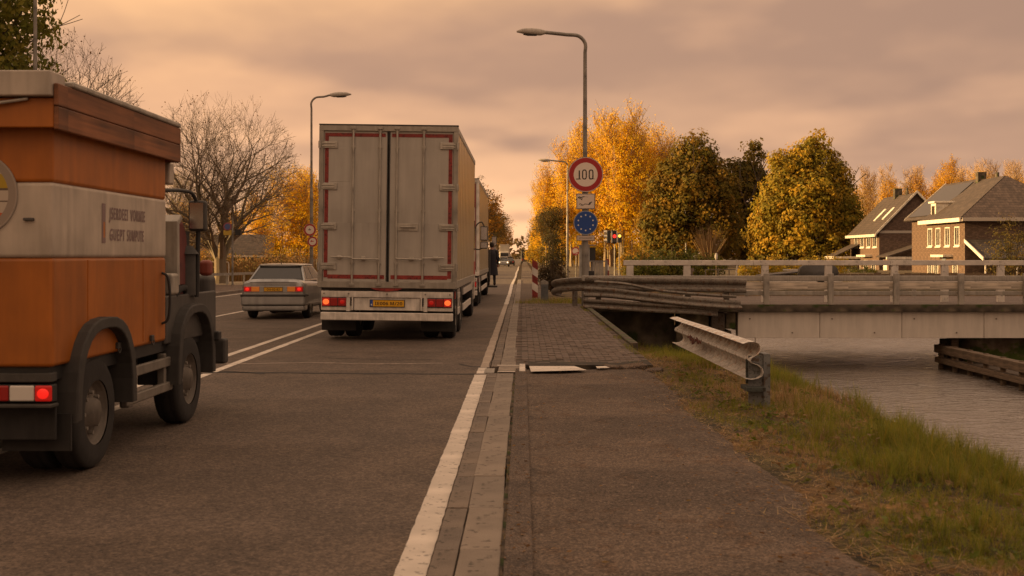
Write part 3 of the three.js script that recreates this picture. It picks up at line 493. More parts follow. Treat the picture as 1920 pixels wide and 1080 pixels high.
  if (detailed) { const p = part('number_plate', bx(-0.325, 0.335, 0.625, 0.765, -0.03, 0.0, 0.004), M.black, t); p.userData.label = 'yellow number plate'; part('plate_face', facePlate(0.645, 0.125, 0.005, 0.695, 0.003), plateYellow('IE006 M/20', 78, true), p, true); }
  else part('number_plate', bx(-0.26, 0.26, 0.63, 0.75, -0.03, -0.008), plateYellow('', 70, true), t);
  part('tank', new THREE.CylinderGeometry(0.26, 0.26, 1.3, 20).rotateX(Math.PI / 2).translate(-0.75, 0.62, -4.4), M.postSteel, t);
  // cab
  const cz = -len - 0.45, cab = part('cab', [prism([[cz, 0.75], [cz, 2.85], [cz - 0.3, 3.0], [cz - 1.55, 2.9], [cz - 2.05, 1.75], [cz - 2.1, 0.45], [cz - 0.9, 0.45], [cz - 0.9, 0.75]].map(p => [-p[0], p[1]]), 2.36, 0.04).rotateY(Math.PI / 2).translate(-1.18, 0, 0)], mat([0.62, 0.57, 0.52], 0.35, { tex: T.grime, texScale: 1.5 }), t);
  for (const s of [-1, 1]) {
    part('cab_window', bx(s * 1.215, s * 1.228, 1.75, 2.55, cz - 1.45, cz - 0.55), M.glass, cab);
    part('red_stripe', bx(s * 1.215, s * 1.226, 1.1, 1.45, cz - 1.9, cz - 0.05), M.signRed, cab);
    part('cab_step', bx(s * 0.9, s * 1.2, 0.38, 0.44, cz - 0.8, cz - 0.2), M.plastic, t);
    const mz = cz - 1.75, mr = part('wing_mirror', [box(0.20, 0.40, 0.10, s * 1.47, 2.02, mz, 0.03), box(0.20, 0.20, 0.09, s * 1.47, 1.80, mz, 0.03)], M.black, t);
    part('mirror_glass', [box(0.165, 0.34, 0.006, s * 1.47, 2.05, mz + 0.05), box(0.165, 0.15, 0.006, s * 1.47, 1.825, mz + 0.046)], M.chrome, mr);
    part('mirror_arm', [tube([V(s * 1.2, 1.95, mz - 0.1), V(s * 1.26, 2.45, mz - 0.1), V(s * 1.4, 2.53, mz - 0.02), V(s * 1.47, 2.42, mz)], 0.018, 6), tube([V(s * 1.2, 1.8, mz - 0.1), V(s * 1.33, 1.78, mz - 0.05), V(s * 1.47, 1.85, mz)], 0.016, 6)], M.black, mr);
  }
  return t;
}
const lorryA = lorry('dirty grey box lorry with two closed rear doors and red tape, yellow plate', -2.555, 21, 7.5, 4.02, true, -0.0125);
lorryA.position.y = 0.016;
const lorryB = lorry('second box lorry further ahead, mostly hidden by the nearer grey lorry', -2.66, 35, 9.6, 4.0, false, 0);
// open cab door of the second lorry, dark panel hanging out
part('cab_door', [bx(1.28, 1.34, 0.55, 1.85, -10.75, -10.2, 0.02)], M.plastic, lorryB);

// saloon car
function ringLoft(stations, n = 24, pow = 3.2) {            // stations [z, halfWidth, yBottom, yTop]
  const rings = stations.map(([z, w, a, b]) => { const r = []; for (let i = 0; i < n; i++) { const t = i / n * Math.PI * 2, c = Math.cos(t), s = Math.sin(t); r.push(V(Math.sign(c) * Math.abs(c) ** (2 / pow) * w, (a + b) / 2 + Math.sign(s) * Math.abs(s) ** (2 / pow) * (b - a) / 2, z)); } return r; });
  const pos = []; const put = (...v) => v.forEach(q => pos.push(q.x, q.y, q.z));
  for (let i = 0; i < rings.length - 1; i++) for (let k = 0; k < n; k++) { const a = rings[i][k], b = rings[i][(k + 1) % n], c = rings[i + 1][(k + 1) % n], d = rings[i + 1][k]; put(a, c, b, a, d, c); }
  for (const [r, f] of [[rings[0], 0], [rings[rings.length - 1], 1]]) for (let k = 1; k < n - 1; k++) f ? put(r[0], r[k + 1], r[k]) : put(r[0], r[k], r[k + 1]);
  const g = new THREE.BufferGeometry(); g.setAttribute('position', new THREE.Float32BufferAttribute(pos, 3)); g.computeVertexNormals(); return smooth(g);
}
function smooth(g, ang = 0.75) {                              // shared normals across gentle edges
  const p = g.attributes.position, map = new Map(), fn = [], a = V(), b = V(), c = V();
  for (let i = 0; i < p.count; i += 3) { a.fromBufferAttribute(p, i); b.fromBufferAttribute(p, i + 1).sub(a); c.fromBufferAttribute(p, i + 2).sub(a); const nn = b.clone().cross(c); fn.push(nn); for (let k = 0; k < 3; k++) { const key = [p.getX(i + k), p.getY(i + k), p.getZ(i + k)].map(v => Math.round(v * 2000)).join(); (map.get(key) || map.set(key, []).get(key)).push(i / 3); } }
  const nr = new Float32Array(p.count * 3);
  for (let i = 0; i < p.count; i++) { const f = Math.floor(i / 3), key = [p.getX(i), p.getY(i), p.getZ(i)].map(v => Math.round(v * 2000)).join(), n = V(); for (const q of map.get(key)) if (fn[q].angleTo(fn[f]) < ang) n.add(fn[q]); n.normalize(); nr.set([n.x, n.y, n.z], i * 3); }
  g.setAttribute('normal', new THREE.BufferAttribute(nr, 3)); return g;
}
function quadSlab(a, b, c, d, t) {                           // four corners, thickness t outwards
  const n = b.clone().sub(a).cross(d.clone().sub(a)).normalize().multiplyScalar(t), A = [a, b, c, d], B = A.map(p => p.clone().add(n)), pos = [];
  const put = (...v) => v.forEach(q => pos.push(q.x, q.y, q.z));
  put(B[0], B[1], B[2], B[0], B[2], B[3]); put(A[0], A[2], A[1], A[0], A[3], A[2]);
  for (let i = 0; i < 4; i++) { const j = (i + 1) % 4; put(A[i], A[j], B[j], A[i], B[j], B[i]); }
  const g = new THREE.BufferGeometry(); g.setAttribute('position', new THREE.Float32BufferAttribute(pos, 3)); g.computeVertexNormals(); return g;
}
const silver = mat([0.40, 0.42, 0.44], 0.28, { metal: 0.45, tex: T.grime, texScale: 2.5, clearcoat: 0.4 });
{
  const c = thing('saloon_car', 'silver grey older saloon car with lit red tail lights beside the lorry', 'car', [-6.3, 0, -28.3]); c.scale.setScalar(0.95);
  const body = part('body', [ringLoft([[0.0, 0.78, 0.40, 1.0], [-0.06, 0.84, 0.33, 1.06], [-0.25, 0.862, 0.25, 1.075], [-1.2, 0.868, 0.22, 1.06], [-2.8, 0.868, 0.22, 1.0], [-3.7, 0.85, 0.25, 0.92], [-4.25, 0.79, 0.32, 0.80], [-4.4, 0.70, 0.40, 0.68]], 32, 5)], silver, c);
  const bt = [V(-0.76, 1.02, -0.42), V(0.76, 1.02, -0.42), V(0.76, 1.0, -3.1), V(-0.76, 1.0, -3.1)], tp = [V(-0.585, 1.43, -0.95), V(0.585, 1.43, -0.95), V(0.585, 1.42, -2.35), V(-0.585, 1.42, -2.35)];
  const pos = [], put = (...v) => v.forEach(q => pos.push(q.x, q.y, q.z));
  for (let i = 0; i < 4; i++) { const j = (i + 1) % 4; put(bt[i], bt[j], tp[j], bt[i], tp[j], tp[i]); }
  put(tp[0], tp[1], tp[2], tp[0], tp[2], tp[3]);
  const gh = new THREE.BufferGeometry(); gh.setAttribute('position', new THREE.Float32BufferAttribute(pos, 3)); gh.computeVertexNormals();
  part('cabin', gh, silver, c);
  part('roof', ringLoft([[-0.86, 0.56, 1.405, 1.455], [-1.0, 0.605, 1.40, 1.475], [-1.6, 0.62, 1.40, 1.485], [-2.3, 0.605, 1.40, 1.465], [-2.42, 0.56, 1.40, 1.44]], 24, 3), silver, c);
  const q = (i, j, u, v) => { const lo = bt[i].clone().lerp(bt[j], u), hi = tp[i].clone().lerp(tp[j], u); return lo.lerp(hi, v); };
  part('rear_window', quadSlab(q(0, 1, 0.055, 0.1), q(0, 1, 0.945, 0.1), q(0, 1, 0.935, 0.92), q(0, 1, 0.065, 0.92), 0.008), M.glass, c);
  part('window_seal', quadSlab(q(0, 1, 0.03, 0.04), q(0, 1, 0.97, 0.04), q(0, 1, 0.96, 0.97), q(0, 1, 0.04, 0.97), 0.004), M.black, c);
  part('windscreen', quadSlab(q(2, 3, 0.06, 0.1), q(2, 3, 0.94, 0.1), q(2, 3, 0.94, 0.92), q(2, 3, 0.06, 0.92), 0.008), M.glass, c);
  for (const [i, j] of [[1, 2], [3, 0]]) { for (const [u0, u1] of [[0.10, 0.42], [0.46, 0.85]]) part('side_window', quadSlab(q(i, j, u0, 0.12), q(i, j, u1, 0.12), q(i, j, u1, 0.9), q(i, j, u0, 0.9), 0.007), M.glass, c); }
  part('boot_lid_seam', [bx(-0.62, 0.62, 0.985, 0.99, -0.02, 0.012), bx(-0.6, 0.6, 0.905, 0.915, -0.02, 0.006)], M.black, body);
  part('light_panel', bx(-0.74, 0.74, 0.70, 0.90, -0.05, 0.004, 0.02), silver, c);
  for (const s of [-1, 1]) {
    const l = part('tail_light', bx(s * 0.79, s * 0.36, 0.73, 0.875, -0.1, 0.012, 0.02), M.lampRed, c); l.userData.label = s < 0 ? 'left tail light' : 'right tail light';
    part('brake_lens', bx(s * 0.78, s * 0.60, 0.74, 0.865, 0.0, 0.02, 0.015), M.lampRedDim, l); lamp(l, s * 0.69, 0.803, 0.022, 0.045, M.lampRedLit);
    part('indicator_lens', bx(s * 0.585, s * 0.37, 0.74, 0.865, 0.0, 0.018, 0.012), M.lampAmber, l);
    for (const z of [-0.85, -3.45]) wheel(c, s * 0.74, 0.31, z, 0.31, 0.20, rimGrey, s);
    part('door_mirror', box(0.14, 0.11, 0.08, s * 0.92, 0.98, -2.75, 0.03), silver, c);
  }
  const p = part('number_plate', bx(-0.255, 0.255, 0.735, 0.86, 0.0, 0.014, 0.004), M.black, c); part('plate_face', facePlate(0.50, 0.11, 0, 0.797, 0.018), plateYellow('OU-02-82', 84, false), p, true);
  part('bumper', [bx(-0.86, 0.86, 0.36, 0.66, -0.4, 0.07, 0.06), bx(-0.84, 0.84, 0.22, 0.37, -0.4, 0.02, 0.05)], silver, c);
  part('bumper_strip', bx(-0.865, 0.865, 0.60, 0.665, -0.4, 0.078, 0.02), M.plastic, c);
  part('exhaust', [rod(V(-0.35, 0.22, -0.7), V(-0.35, 0.22, 0.05), 0.025), bx(-0.2, 0.4, 0.16, 0.28, -1.0, -0.4, 0.05)], M.plastic, c);
  part('aerial', rod(V(0.0, 1.47, -1.0), V(0.0, 1.52, -0.97), 0.012, 0.006, 6), M.black, c);
}

// orange works truck with open cab
const X1 = -3.2, X0 = -5.3, TD = 7.63;
{
  const t = thing('works_truck', 'orange and white works truck with overhanging roof and open cab', 'truck', [-4.25, 0, -TD]);
  const o = mat([0.43, 0.13, 0.009], 0.5, { tex: T.grime, texScale: 1.8 }), w = mat([0.52, 0.455, 0.385], 0.5, { tex: T.grime, texScale: 1.5 }), g = mat([0.075, 0.07, 0.065], 0.7, { tex: T.grime, texScale: 0.8 }), wd = mat([0.34, 0.135, 0.055], 0.7, { tex: T.wood, texScale: 1.3 });
  const hx = 1.05, L = 2.42, gd = mat([0.05, 0.047, 0.044], 0.75, { tex: T.grime, texScale: 0.8 });
  part('lower_body', bx(-hx, hx, 0.84, 1.59, -L, 0, 0.03), o, t);
  const wb = part('white_band', bx(-hx - 0.003, hx + 0.003, 1.585, 2.105, -L - 0.002, 0.003, 0.03), w, t);
  part('upper_body', bx(-hx, hx, 2.10, 2.6, -L, 0, 0.03), o, t);
  // lettering and badge: flat print on the band
  const txt = canvasTex(1024, 400, (c, W, H) => { c.clearRect(0, 0, W, H); c.fillStyle = '#806a68'; c.font = 'bold 128px sans-serif'; c.textAlign = 'left'; c.textBaseline = 'middle'; c.fillText('JSERDEEI', 190, 120, 400); c.fillText('VORMIE', 640, 120, 350); c.fillText('GUEPT', 190, 285, 330); c.fillText('SUMPUTE', 560, 285, 400); c.fillStyle = '#806a68'; c.fillRect(40, 50, 70, 300); c.fillStyle = '#a8662a'; c.fillRect(66, 190, 36, 120);});
  const tm = printed(txt, 0.5, { transparent: true, alphaTest: 0.4 });
  part('side_lettering', facePlate(1.05, 0.40, hx + 0.006, 1.85, -1.36, Math.PI / 2), tm, wb, true);
  const badge = printed(canvasTex(512, 512, (c, W) => { const k = W / 2; c.fillStyle = '#a39384'; c.fillRect(0, 0, W, W); c.fillStyle = '#8f8072'; c.beginPath(); c.arc(k, k, k * 0.98, 0, 7); c.fill(); c.save(); c.beginPath(); c.arc(k, k, k * 0.80, 0, 7); c.clip(); c.fillStyle = '#b4a593'; c.fillRect(0, 0, W, W); c.fillStyle = '#a88a1c'; c.fillRect(0, 130, W, 90); c.fillStyle = '#5a4a3c'; c.fillRect(0, 218, W, 14); c.fillRect(0, 296, W, 8); c.fillStyle = '#b4501c'; c.fillRect(0, 372, W, 56); c.restore(); }), 0.5);
  const bd = part('round_badge', new THREE.CylinderGeometry(0.285, 0.285, 0.012, 48).rotateX(Math.PI / 2).translate(0.53, 2.02, 0.01), mat([0.35, 0.3, 0.25], 0.5), t); part('badge_face', new THREE.CircleGeometry(0.28, 48).translate(0.53, 2.02, 0.018), badge, bd, true);
  part('rear_latch', [box(0.07, 0.02, 0.03, 0.89, 1.84, 0.012, 0.006)], g, t);
  for (const z of [-0.62, -1.82]) part('panel_seam', bx(hx - 0.01, hx + 0.004, 0.88, 1.57, z - 0.012, z + 0.012), o, t);
  for (const x of [-0.35, 0.35]) part('panel_seam', bx(x - 0.012, x + 0.012, 0.88, 1.57, -0.01, 0.005), o, t);
  for (const z of [-0.4, -1.2, -2.0]) part('tie_hook', [box(0.03, 0.05, 0.06, hx + 0.012, 0.87, z, 0.008), new THREE.TorusGeometry(0.028, 0.006, 6, 14).rotateY(Math.PI / 2).translate(hx + 0.022, 0.865, z)], M.plastic, t);
  part('grab_handle', tube([V(hx + 0.0, 1.0, -2.3), V(hx + 0.05, 1.03, -2.3), V(hx + 0.05, 1.42, -2.3), V(hx + 0.0, 1.45, -2.3)], 0.012, 6), M.black, t);
  // overhanging roof
  part('roof_board', [bx(hx + 0.07, hx + 0.105, 2.445, 2.60, -L - 0.07, 0.16, 0.01)], wd, t);
  part('roof_board', [bx(hx + 0.068, hx + 0.103, 2.603, 2.755, -L - 0.07, 0.16, 0.01)], wd, t);
  part('roof_board', [bx(-hx - 0.13, -hx - 0.09, 2.445, 2.755, -L - 0.13, 0.16, 0.01)], wd, t);
  part('rear_fascia', bx(-hx - 0.1, hx + 0.066, 2.46, 2.66, 0.10, 0.14, 0.01), o, t);
  part('soffit', bx(-hx - 0.09, hx + 0.068, 2.60, 2.63, -L - 0.07, 0.1), wd, t);
  part('rear_canopy', bx(-hx - 0.1, hx + 0.066, 2.665, 2.835, -0.05, 0.20, 0.012), w, t);
  part('roof_sheet', bx(-hx - 0.13, hx + 0.115, 2.757, 2.80, -L - 0.08, -0.08, 0.015), bareMetal, t);
  part('cable', tube([V(-0.3, 2.62, 0.17), V(0.3, 2.585, 0.18), V(0.75, 2.62, 0.17), V(0.95, 2.65, 0.16)], 0.012, 6), bareMetal, t);
  part('front_board', bx(-hx - 0.1, hx + 0.1, 2.445, 2.755, -L - 0.11, -L - 0.072, 0.01), wd, t);
  // underframe
  part('chassis', [bx(-0.45, -0.33, 0.5, 0.75, -4.4, -0.1), bx(0.33, 0.45, 0.5, 0.75, -4.4, -0.1), bx(-hx + 0.04, hx - 0.04, 0.74, 0.84, -L, -0.04), bx(-0.35, 0.35, 0.4, 0.72, -2.4, -1.3, 0.05)], M.black, t);
  part('rear_beam', bx(-hx + 0.02, hx - 0.02, 0.735, 0.80, -0.12, -0.02, 0.01), M.plastic, t);
  part('rear_skirt', bx(-hx, hx - 0.02, 0.33, 0.575, -0.12, -0.09, 0.01), M.rubber, t);
  part('bumper_bar', bx(-hx, hx, 0.565, 0.59, -0.10, 0.02, 0.008), M.plastic, t);
  for (const s of [-1, 1]) {
    const k = part('tail_light', bx(s * 0.56, s * 1.04, 0.60, 0.72, -0.1, -0.02, 0.01), M.black, t); k.userData.label = s < 0 ? 'left rear light bar' : 'right rear light bar';
    part('brake_lens', bx(s * 0.92, s * 1.035, 0.607, 0.715, -0.04, -0.008, 0.012), M.lampRedDim, k); lamp(k, s * 0.978, 0.66, -0.006, 0.036, M.lampRedLit);
    part('reverse_lens', bx(s * 0.745, s * 0.915, 0.607, 0.715, -0.04, -0.010, 0.012), M.lampWhite, k);
    part('fog_lens', bx(s * 0.57, s * 0.74, 0.607, 0.715, -0.04, -0.010, 0.012), M.lampRed, k);
    wheel(t, s * 0.93, 0.42, -0.83, 0.42, 0.21, rimDark, s); wheel(t, s * 0.68, 0.42, -0.83, 0.42, 0.21, rimDark, s, 20);
    wheel(t, s * 0.93, 0.42, -3.15, 0.42, 0.24, rimDark, s);
    const fen = (zc, top) => { const P = (r, dn) => { const o = []; for (let i = 0; i <= 16; i++) { const a = i / 16 * Math.PI, cs = Math.cos(a), sn = Math.sin(a); o.push([zc + Math.sign(cs) * Math.abs(cs) ** 0.75 * r, 0.44 + sn ** 0.75 * (top - 0.44 - dn)]); } return o; }; return prism(P(0.60, 0).concat(P(0.53, 0.06).reverse()).map(p => [-p[0], p[1]]), 0.36, 0.012).rotateY(Math.PI / 2).translate(s > 0 ? 0.76 : -1.12, 0, 0); };
    part('fender', fen(-0.83, 1.13), gd, t); part('fender', fen(-3.15, 1.13), gd, t);
    part('mud_flap', bx(s * 0.62, s * 1.1, 0.24, 0.5, -0.2, -0.18), M.rubber, t);
    part('step_rail', [bx(s * 1.0, s * 1.05, 0.60, 0.685, -2.62, -1.5, 0.012), bx(s * 1.0, s * 1.05, 0.38, 0.46, -2.62, -1.42, 0.012), bx(s * 0.96, s * 1.04, 0.36, 0.74, -1.62, -1.5, 0.012), bx(s * 0.96, s * 1.03, 0.4, 0.72, -2.5, -2.44, 0.012)], mat([0.22, 0.2, 0.175], 0.6, { tex: T.grime, texScale: 0.7 }), t);
    part('cab_side', bx(s * 1.0, s * 1.04, 0.80, 1.24, -4.1, -L - 0.02, 0.02), g, t);
    part('front_marker', [box(0.12, 0.10, 0.10, s * 1.12, 0.74, -3.75, 0.02), bx(s * 0.9, s * 1.1, 0.76, 0.80, -3.78, -3.72)], M.black, t);
  }
  part('cab_floor', bx(-1.0, 1.0, 0.74, 0.80, -4.1, -L - 0.02), M.black, t);
  part('cab_rear_panel', bx(-1.02, 1.02, 0.80, 1.55, -L - 0.10, -L - 0.02, 0.02), g, t);
  part('dash', [bx(-0.98, 0.98, 0.80, 1.40, -4.35, -4.05, 0.06)], g, t);
  part('front_bumper', bx(-1.08, 1.08, 0.45, 0.72, -4.45, -4.3, 0.03), M.plastic, t);
  const seat = part('seat', [bx(0.47, 0.99, 0.98, 1.13, -3.55, -3.02, 0.06)], mat([0.14, 0.03, 0.025], 0.7), t);
  part('seat_back', prism([[0.0, 1.05], [0.18, 1.05], [0.22, 1.5], [0.18, 1.8], [0.08, 1.9], [-0.02, 1.9], [-0.02, 1.3]], 0.5, 0.03).rotateY(Math.PI / 2).translate(0.48, 0, -2.98), mat([0.16, 0.035, 0.03], 0.7, { tex: T.grime, texScale: 0.5 }), seat);
  part('seat_shell', prism([[-0.06, 1.05], [-0.02, 1.05], [-0.04, 1.9], [0.06, 1.96], [0.02, 1.98], [-0.08, 1.92]], 0.54, 0.01).rotateY(Math.PI / 2).translate(0.46, 0, -2.98), bareMetal, seat);
  part('steering_wheel', [new THREE.TorusGeometry(0.2, 0.016, 8, 28).rotateX(-0.9).translate(0.6, 1.42, -3.86), rod(V(0.6, 1.42, -3.86), V(0.6, 1.1, -4.15), 0.025)], M.black, t);
  part('mirror_arm', tube([V(1.0, 2.19, -2.45), V(1.04, 2.215, -2.9), V(1.07, 2.20, -3.15), V(1.08, 2.13, -3.25)], 0.018, 8), M.black, t);
  const mir = part('wing_mirror', box(0.17, 0.30, 0.10, 1.09, 1.84, -3.27, 0.03), M.plastic, t); part('mirror_glass', box(0.13, 0.25, 0.006, 1.09, 1.865, -3.218), M.chrome, mir); part('mirror_bracket', rod(V(1.07, 1.2, -3.3), V(1.09, 1.86, -3.28), 0.022), M.black, mir);
  part('air_filter', [rod(V(0.98, 1.22, -3.22), V(0.98, 1.62, -3.22), 0.10, 0.10, 18), rod(V(0.98, 1.62, -3.22), V(0.98, 1.70, -3.22), 0.13, 0.07, 18), rod(V(0.98, 1.70, -3.22), V(0.98, 1.84, -3.22), 0.04, 0.04, 10)], M.plastic, t);
  part('hose', tube([V(0.95, 1.0, -2.7), V(1.02, 1.25, -2.8), V(1.04, 1.3, -3.0), V(1.0, 1.25, -3.12)], 0.03, 8), M.rubber, t);
  part('pump_block', [box(0.18, 0.20, 0.2, 0.96, 1.24, -2.72, 0.03), box(0.12, 0.12, 0.3, 0.95, 1.24, -2.98, 0.03)], bareMetal, t);
  part('hand_lever', [rod(V(0.9, 1.2, -3.55), V(1.02, 1.58, -3.5), 0.016), rod(V(0.8, 1.2, -3.6), V(0.9, 1.6, -3.6), 0.016)], M.black, t);
  part('side_lamp', [box(0.12, 0.16, 0.12, 1.06, 1.40, -3.66, 0.04)], mat([0.22, 0.05, 0.03], 0.5), t);
  part('work_lamp', [box(0.14, 0.2, 0.14, 0.99, 2.25, -2.56, 0.02)], w, t);
  part('gear_lever', rod(V(0.3, 0.8, -3.2), V(0.33, 1.3, -3.1), 0.014), M.black, t);
}

// ---------------------------------------------------------------- people
function sdfGeo(bones, lo, hi, res, k) {                     // bones: [a, b, ra, rb, colour]
  const size = Math.max(hi.x - lo.x, hi.y - lo.y, hi.z - lo.z), c = lo.clone().add(hi).multiplyScalar(0.5), s = size / 2;
  const mc = new MarchingCubes(res, new THREE.MeshStandardMaterial(), false, false, 120000); mc.isolation = 0;
  const pa = V(), ba = V(), P = V();
  const dist = (p, b) => { pa.copy(p).sub(b[0]); ba.copy(b[1]).sub(b[0]); const h = clamp(pa.dot(ba) / Math.max(ba.dot(ba), 1e-9)); pa.addScaledVector(ba, -h); return pa.length() - lerp(b[2], b[3], h); };
  for (let z = 0; z < res; z++) for (let y = 0; y < res; y++) for (let x = 0; x < res; x++) {
    P.set((x / res * 2 - 1) * s + c.x, (y / res * 2 - 1) * s + c.y, (z / res * 2 - 1) * s + c.z);
    let d = 9; for (const b of bones) { const e = dist(P, b), h = Math.max(k - Math.abs(d - e), 0) / k; d = Math.min(d, e) - h * h * k * 0.25; }
    mc.field[x + y * res + z * res * res] = -d;
  }
  mc.update();
  const n = mc.count, pos = new Float32Array(n * 3), nor = new Float32Array(n * 3), col = new Float32Array(n * 3);
  for (let i = 0; i < n; i++) {
    P.set(mc.positionArray[i * 3] * s + c.x, mc.positionArray[i * 3 + 1] * s + c.y, mc.positionArray[i * 3 + 2] * s + c.z); pos.set([P.x, P.y, P.z], i * 3);
    let bd = 9, bc = bones[0][4]; for (const b of bones) { const e = dist(P, b); if (e < bd) { bd = e; bc = b[4]; } } col.set(bc, i * 3);
  }
  const g = new THREE.BufferGeometry(); g.setAttribute('position', new THREE.BufferAttribute(pos, 3)); g.setAttribute('color', new THREE.BufferAttribute(col, 3));
  g.computeVertexNormals(); g.setAttribute('uv', new THREE.BufferAttribute(new Float32Array(n * 2), 2)); return smooth(g, 1.4);
}
const skin = [0.40, 0.21, 0.14];
function person(label, pos, turn, J, col) {
  const root = thing('person', label, 'person', pos, turn);
  const { jacket, trousers, shoe } = col, b = [];
  const up = J.neck.clone().sub(J.hip).normalize();
  b.push([J.hip.clone().add(V(-0.08, 0, 0)), J.hip.clone().add(V(0.08, 0, 0)), 0.13, 0.13, trousers]);
  b.push([J.hip.clone().addScaledVector(up, 0.08), J.neck.clone().addScaledVector(up, -0.16), 0.15, 0.16, jacket]);
  b.push([J.shL, J.shR, 0.085, 0.085, jacket]);
  b.push([J.neck.clone().addScaledVector(up, -0.1), J.head.clone().addScaledVector(up, -0.06), 0.065, 0.055, skin]);
  for (const s of ['L', 'R']) {
    b.push([J['sh' + s], J['el' + s], 0.07, 0.055, jacket], [J['el' + s], J['wr' + s], 0.055, 0.04, jacket]);
    b.push([J['hp' + s], J['kn' + s], 0.095, 0.065, trousers], [J['kn' + s], J['an' + s], 0.065, 0.05, trousers], [J['an' + s].clone().add(V(0, -0.03, 0.03)), J['an' + s].clone().add(V(0, -0.045, -0.17)), 0.045, 0.035, shoe]);
  }
  const lo = V(9, 9, 9), hi = V(-9, -9, -9); for (const q of b) for (const p of [q[0], q[1]]) { lo.min(p); hi.max(p); } lo.addScalar(-0.22); hi.addScalar(0.22);
  const list = [sdfGeo(b, lo, hi, 112, 0.06)];
  const hc = J.head, f = J.face || V(0, 0, -1), side = new THREE.Vector3().crossVectors(f, V(0, 1, 0)).normalize(), at3 = (fx, y, sx) => hc.clone().addScaledVector(f, fx).addScaledVector(side, sx).add(V(0, y, 0));
  const hair = col.hair, dark = [0.02, 0.015, 0.012];
  const hb = [[at3(0.0, 0.03, 0), at3(-0.01, -0.01, 0), 0.085, 0.08, skin], [at3(0.025, -0.05, 0), at3(0.04, -0.08, 0), 0.055, 0.035, skin], [at3(-0.02, 0.055, 0), at3(-0.03, 0.01, 0), 0.092, 0.085, hair], [at3(0.09, 0.02, 0), at3(0.105, -0.015, 0), 0.010, 0.014, skin], [at3(0, 0.005, 0.085), at3(0, -0.02, 0.085), 0.014, 0.012, skin], [at3(0, 0.005, -0.085), at3(0, -0.02, -0.085), 0.014, 0.012, skin], [at3(0.08, 0.018, 0.032), at3(0.08, 0.018, 0.036), 0.009, 0.009, dark], [at3(0.08, 0.018, -0.032), at3(0.08, 0.018, -0.036), 0.009, 0.009, dark], [at3(0.083, -0.05, 0.02), at3(0.083, -0.05, -0.02), 0.006, 0.006, [0.25, 0.08, 0.06]], [at3(0, -0.06, 0), at3(-0.015, -0.16, 0), 0.055, 0.06, skin]];
  list.push(sdfGeo(hb, hc.clone().addScalar(-0.19), hc.clone().addScalar(0.19), 64, 0.012));
  for (const s of ['L', 'R']) {
    const w = J['wr' + s], d = J['hd' + s].clone().sub(w).normalize(), out = new THREE.Vector3().crossVectors(d, V(0, 1, 0)).normalize(), dn = new THREE.Vector3().crossVectors(out, d).normalize().multiplyScalar(-1), h = [[w, w.clone().addScaledVector(d, 0.07), 0.032, 0.034, skin]];
    [-0.032, -0.011, 0.011, 0.032].forEach((o, i) => { const a = w.clone().addScaledVector(d, 0.08).addScaledVector(out, o), l = [0.034, 0.042, 0.04, 0.03][i], m = a.clone().addScaledVector(d, l).addScaledVector(dn, 0.012), e = m.clone().addScaledVector(d, l * 0.35).addScaledVector(dn, l * 0.9); h.push([a, m, 0.0095, 0.009, skin], [m, e, 0.009, 0.008, skin]); });
    const sg = s === 'L' ? 1 : -1, ta = w.clone().addScaledVector(d, 0.03).addScaledVector(out, 0.03 * sg), tb = ta.clone().addScaledVector(d, 0.035).addScaledVector(out, 0.025 * sg); h.push([ta, tb, 0.012, 0.010, skin], [tb, tb.clone().addScaledVector(d, 0.03).addScaledVector(dn, 0.012), 0.010, 0.009, skin]);
    const cc = w.clone().addScaledVector(d, 0.07); list.push(sdfGeo(h, cc.clone().addScalar(-0.13), cc.clone().addScalar(0.13), 72, 0.008));
  }
  const m = mat([1, 1, 1], 0.85, { vertexColors: true });
  const o = new THREE.Mesh(mergeGeometries(list), m); o.name = 'body'; o.castShadow = o.receiveShadow = true; root.add(o);
  return root;
}
{ // person on the step at the second lorry
  const J = { hip: V(0, 0.92, 0), neck: V(0.02, 1.47, -0.03), head: V(0.03, 1.64, -0.06), shL: V(-0.18, 1.38, -0.03), shR: V(0.2, 1.38, -0.03), elL: V(-0.28, 1.16, -0.15), elR: V(0.28, 1.12, 0.0), wrL: V(-0.3, 1.3, -0.33), wrR: V(0.28, 0.88, -0.06), hdL: V(-0.3, 1.35, -0.43), hdR: V(0.28, 0.78, -0.08), hpL: V(-0.09, 0.9, 0), hpR: V(0.1, 0.9, 0), knL: V(-0.1, 0.49, -0.05), knR: V(0.13, 0.49, -0.02), anL: V(-0.11, 0.085, 0.02), anR: V(0.14, 0.085, 0.03) };
  const p = person('person in long dark clothes standing on a step at the side of the second lorry', [-1.3, 0.39, -46.2], 0, J, { jacket: [0.022, 0.02, 0.026], trousers: [0.02, 0.018, 0.022], shoe: [0.03, 0.012, 0.01], hair: [0.03, 0.02, 0.014] });
  part('coat', new THREE.LatheGeometry([[0.02, 1.44], [0.17, 1.40], [0.21, 1.25], [0.2, 1.0], [0.235, 0.75], [0.27, 0.42], [0.255, 0.42], [0.18, 0.95]].map(q => new THREE.Vector2(q[0], q[1])), 24).scale(1.08, 1, 0.8), mat([0.022, 0.02, 0.026], 0.9), p);
  part('side_step', [bx(1.2, 1.62, 0.31, 0.385, -11.5, -10.95, 0.012), bx(1.24, 1.28, 0.38, 0.9, -11.5, -11.42)], M.plastic, lorryB);
}

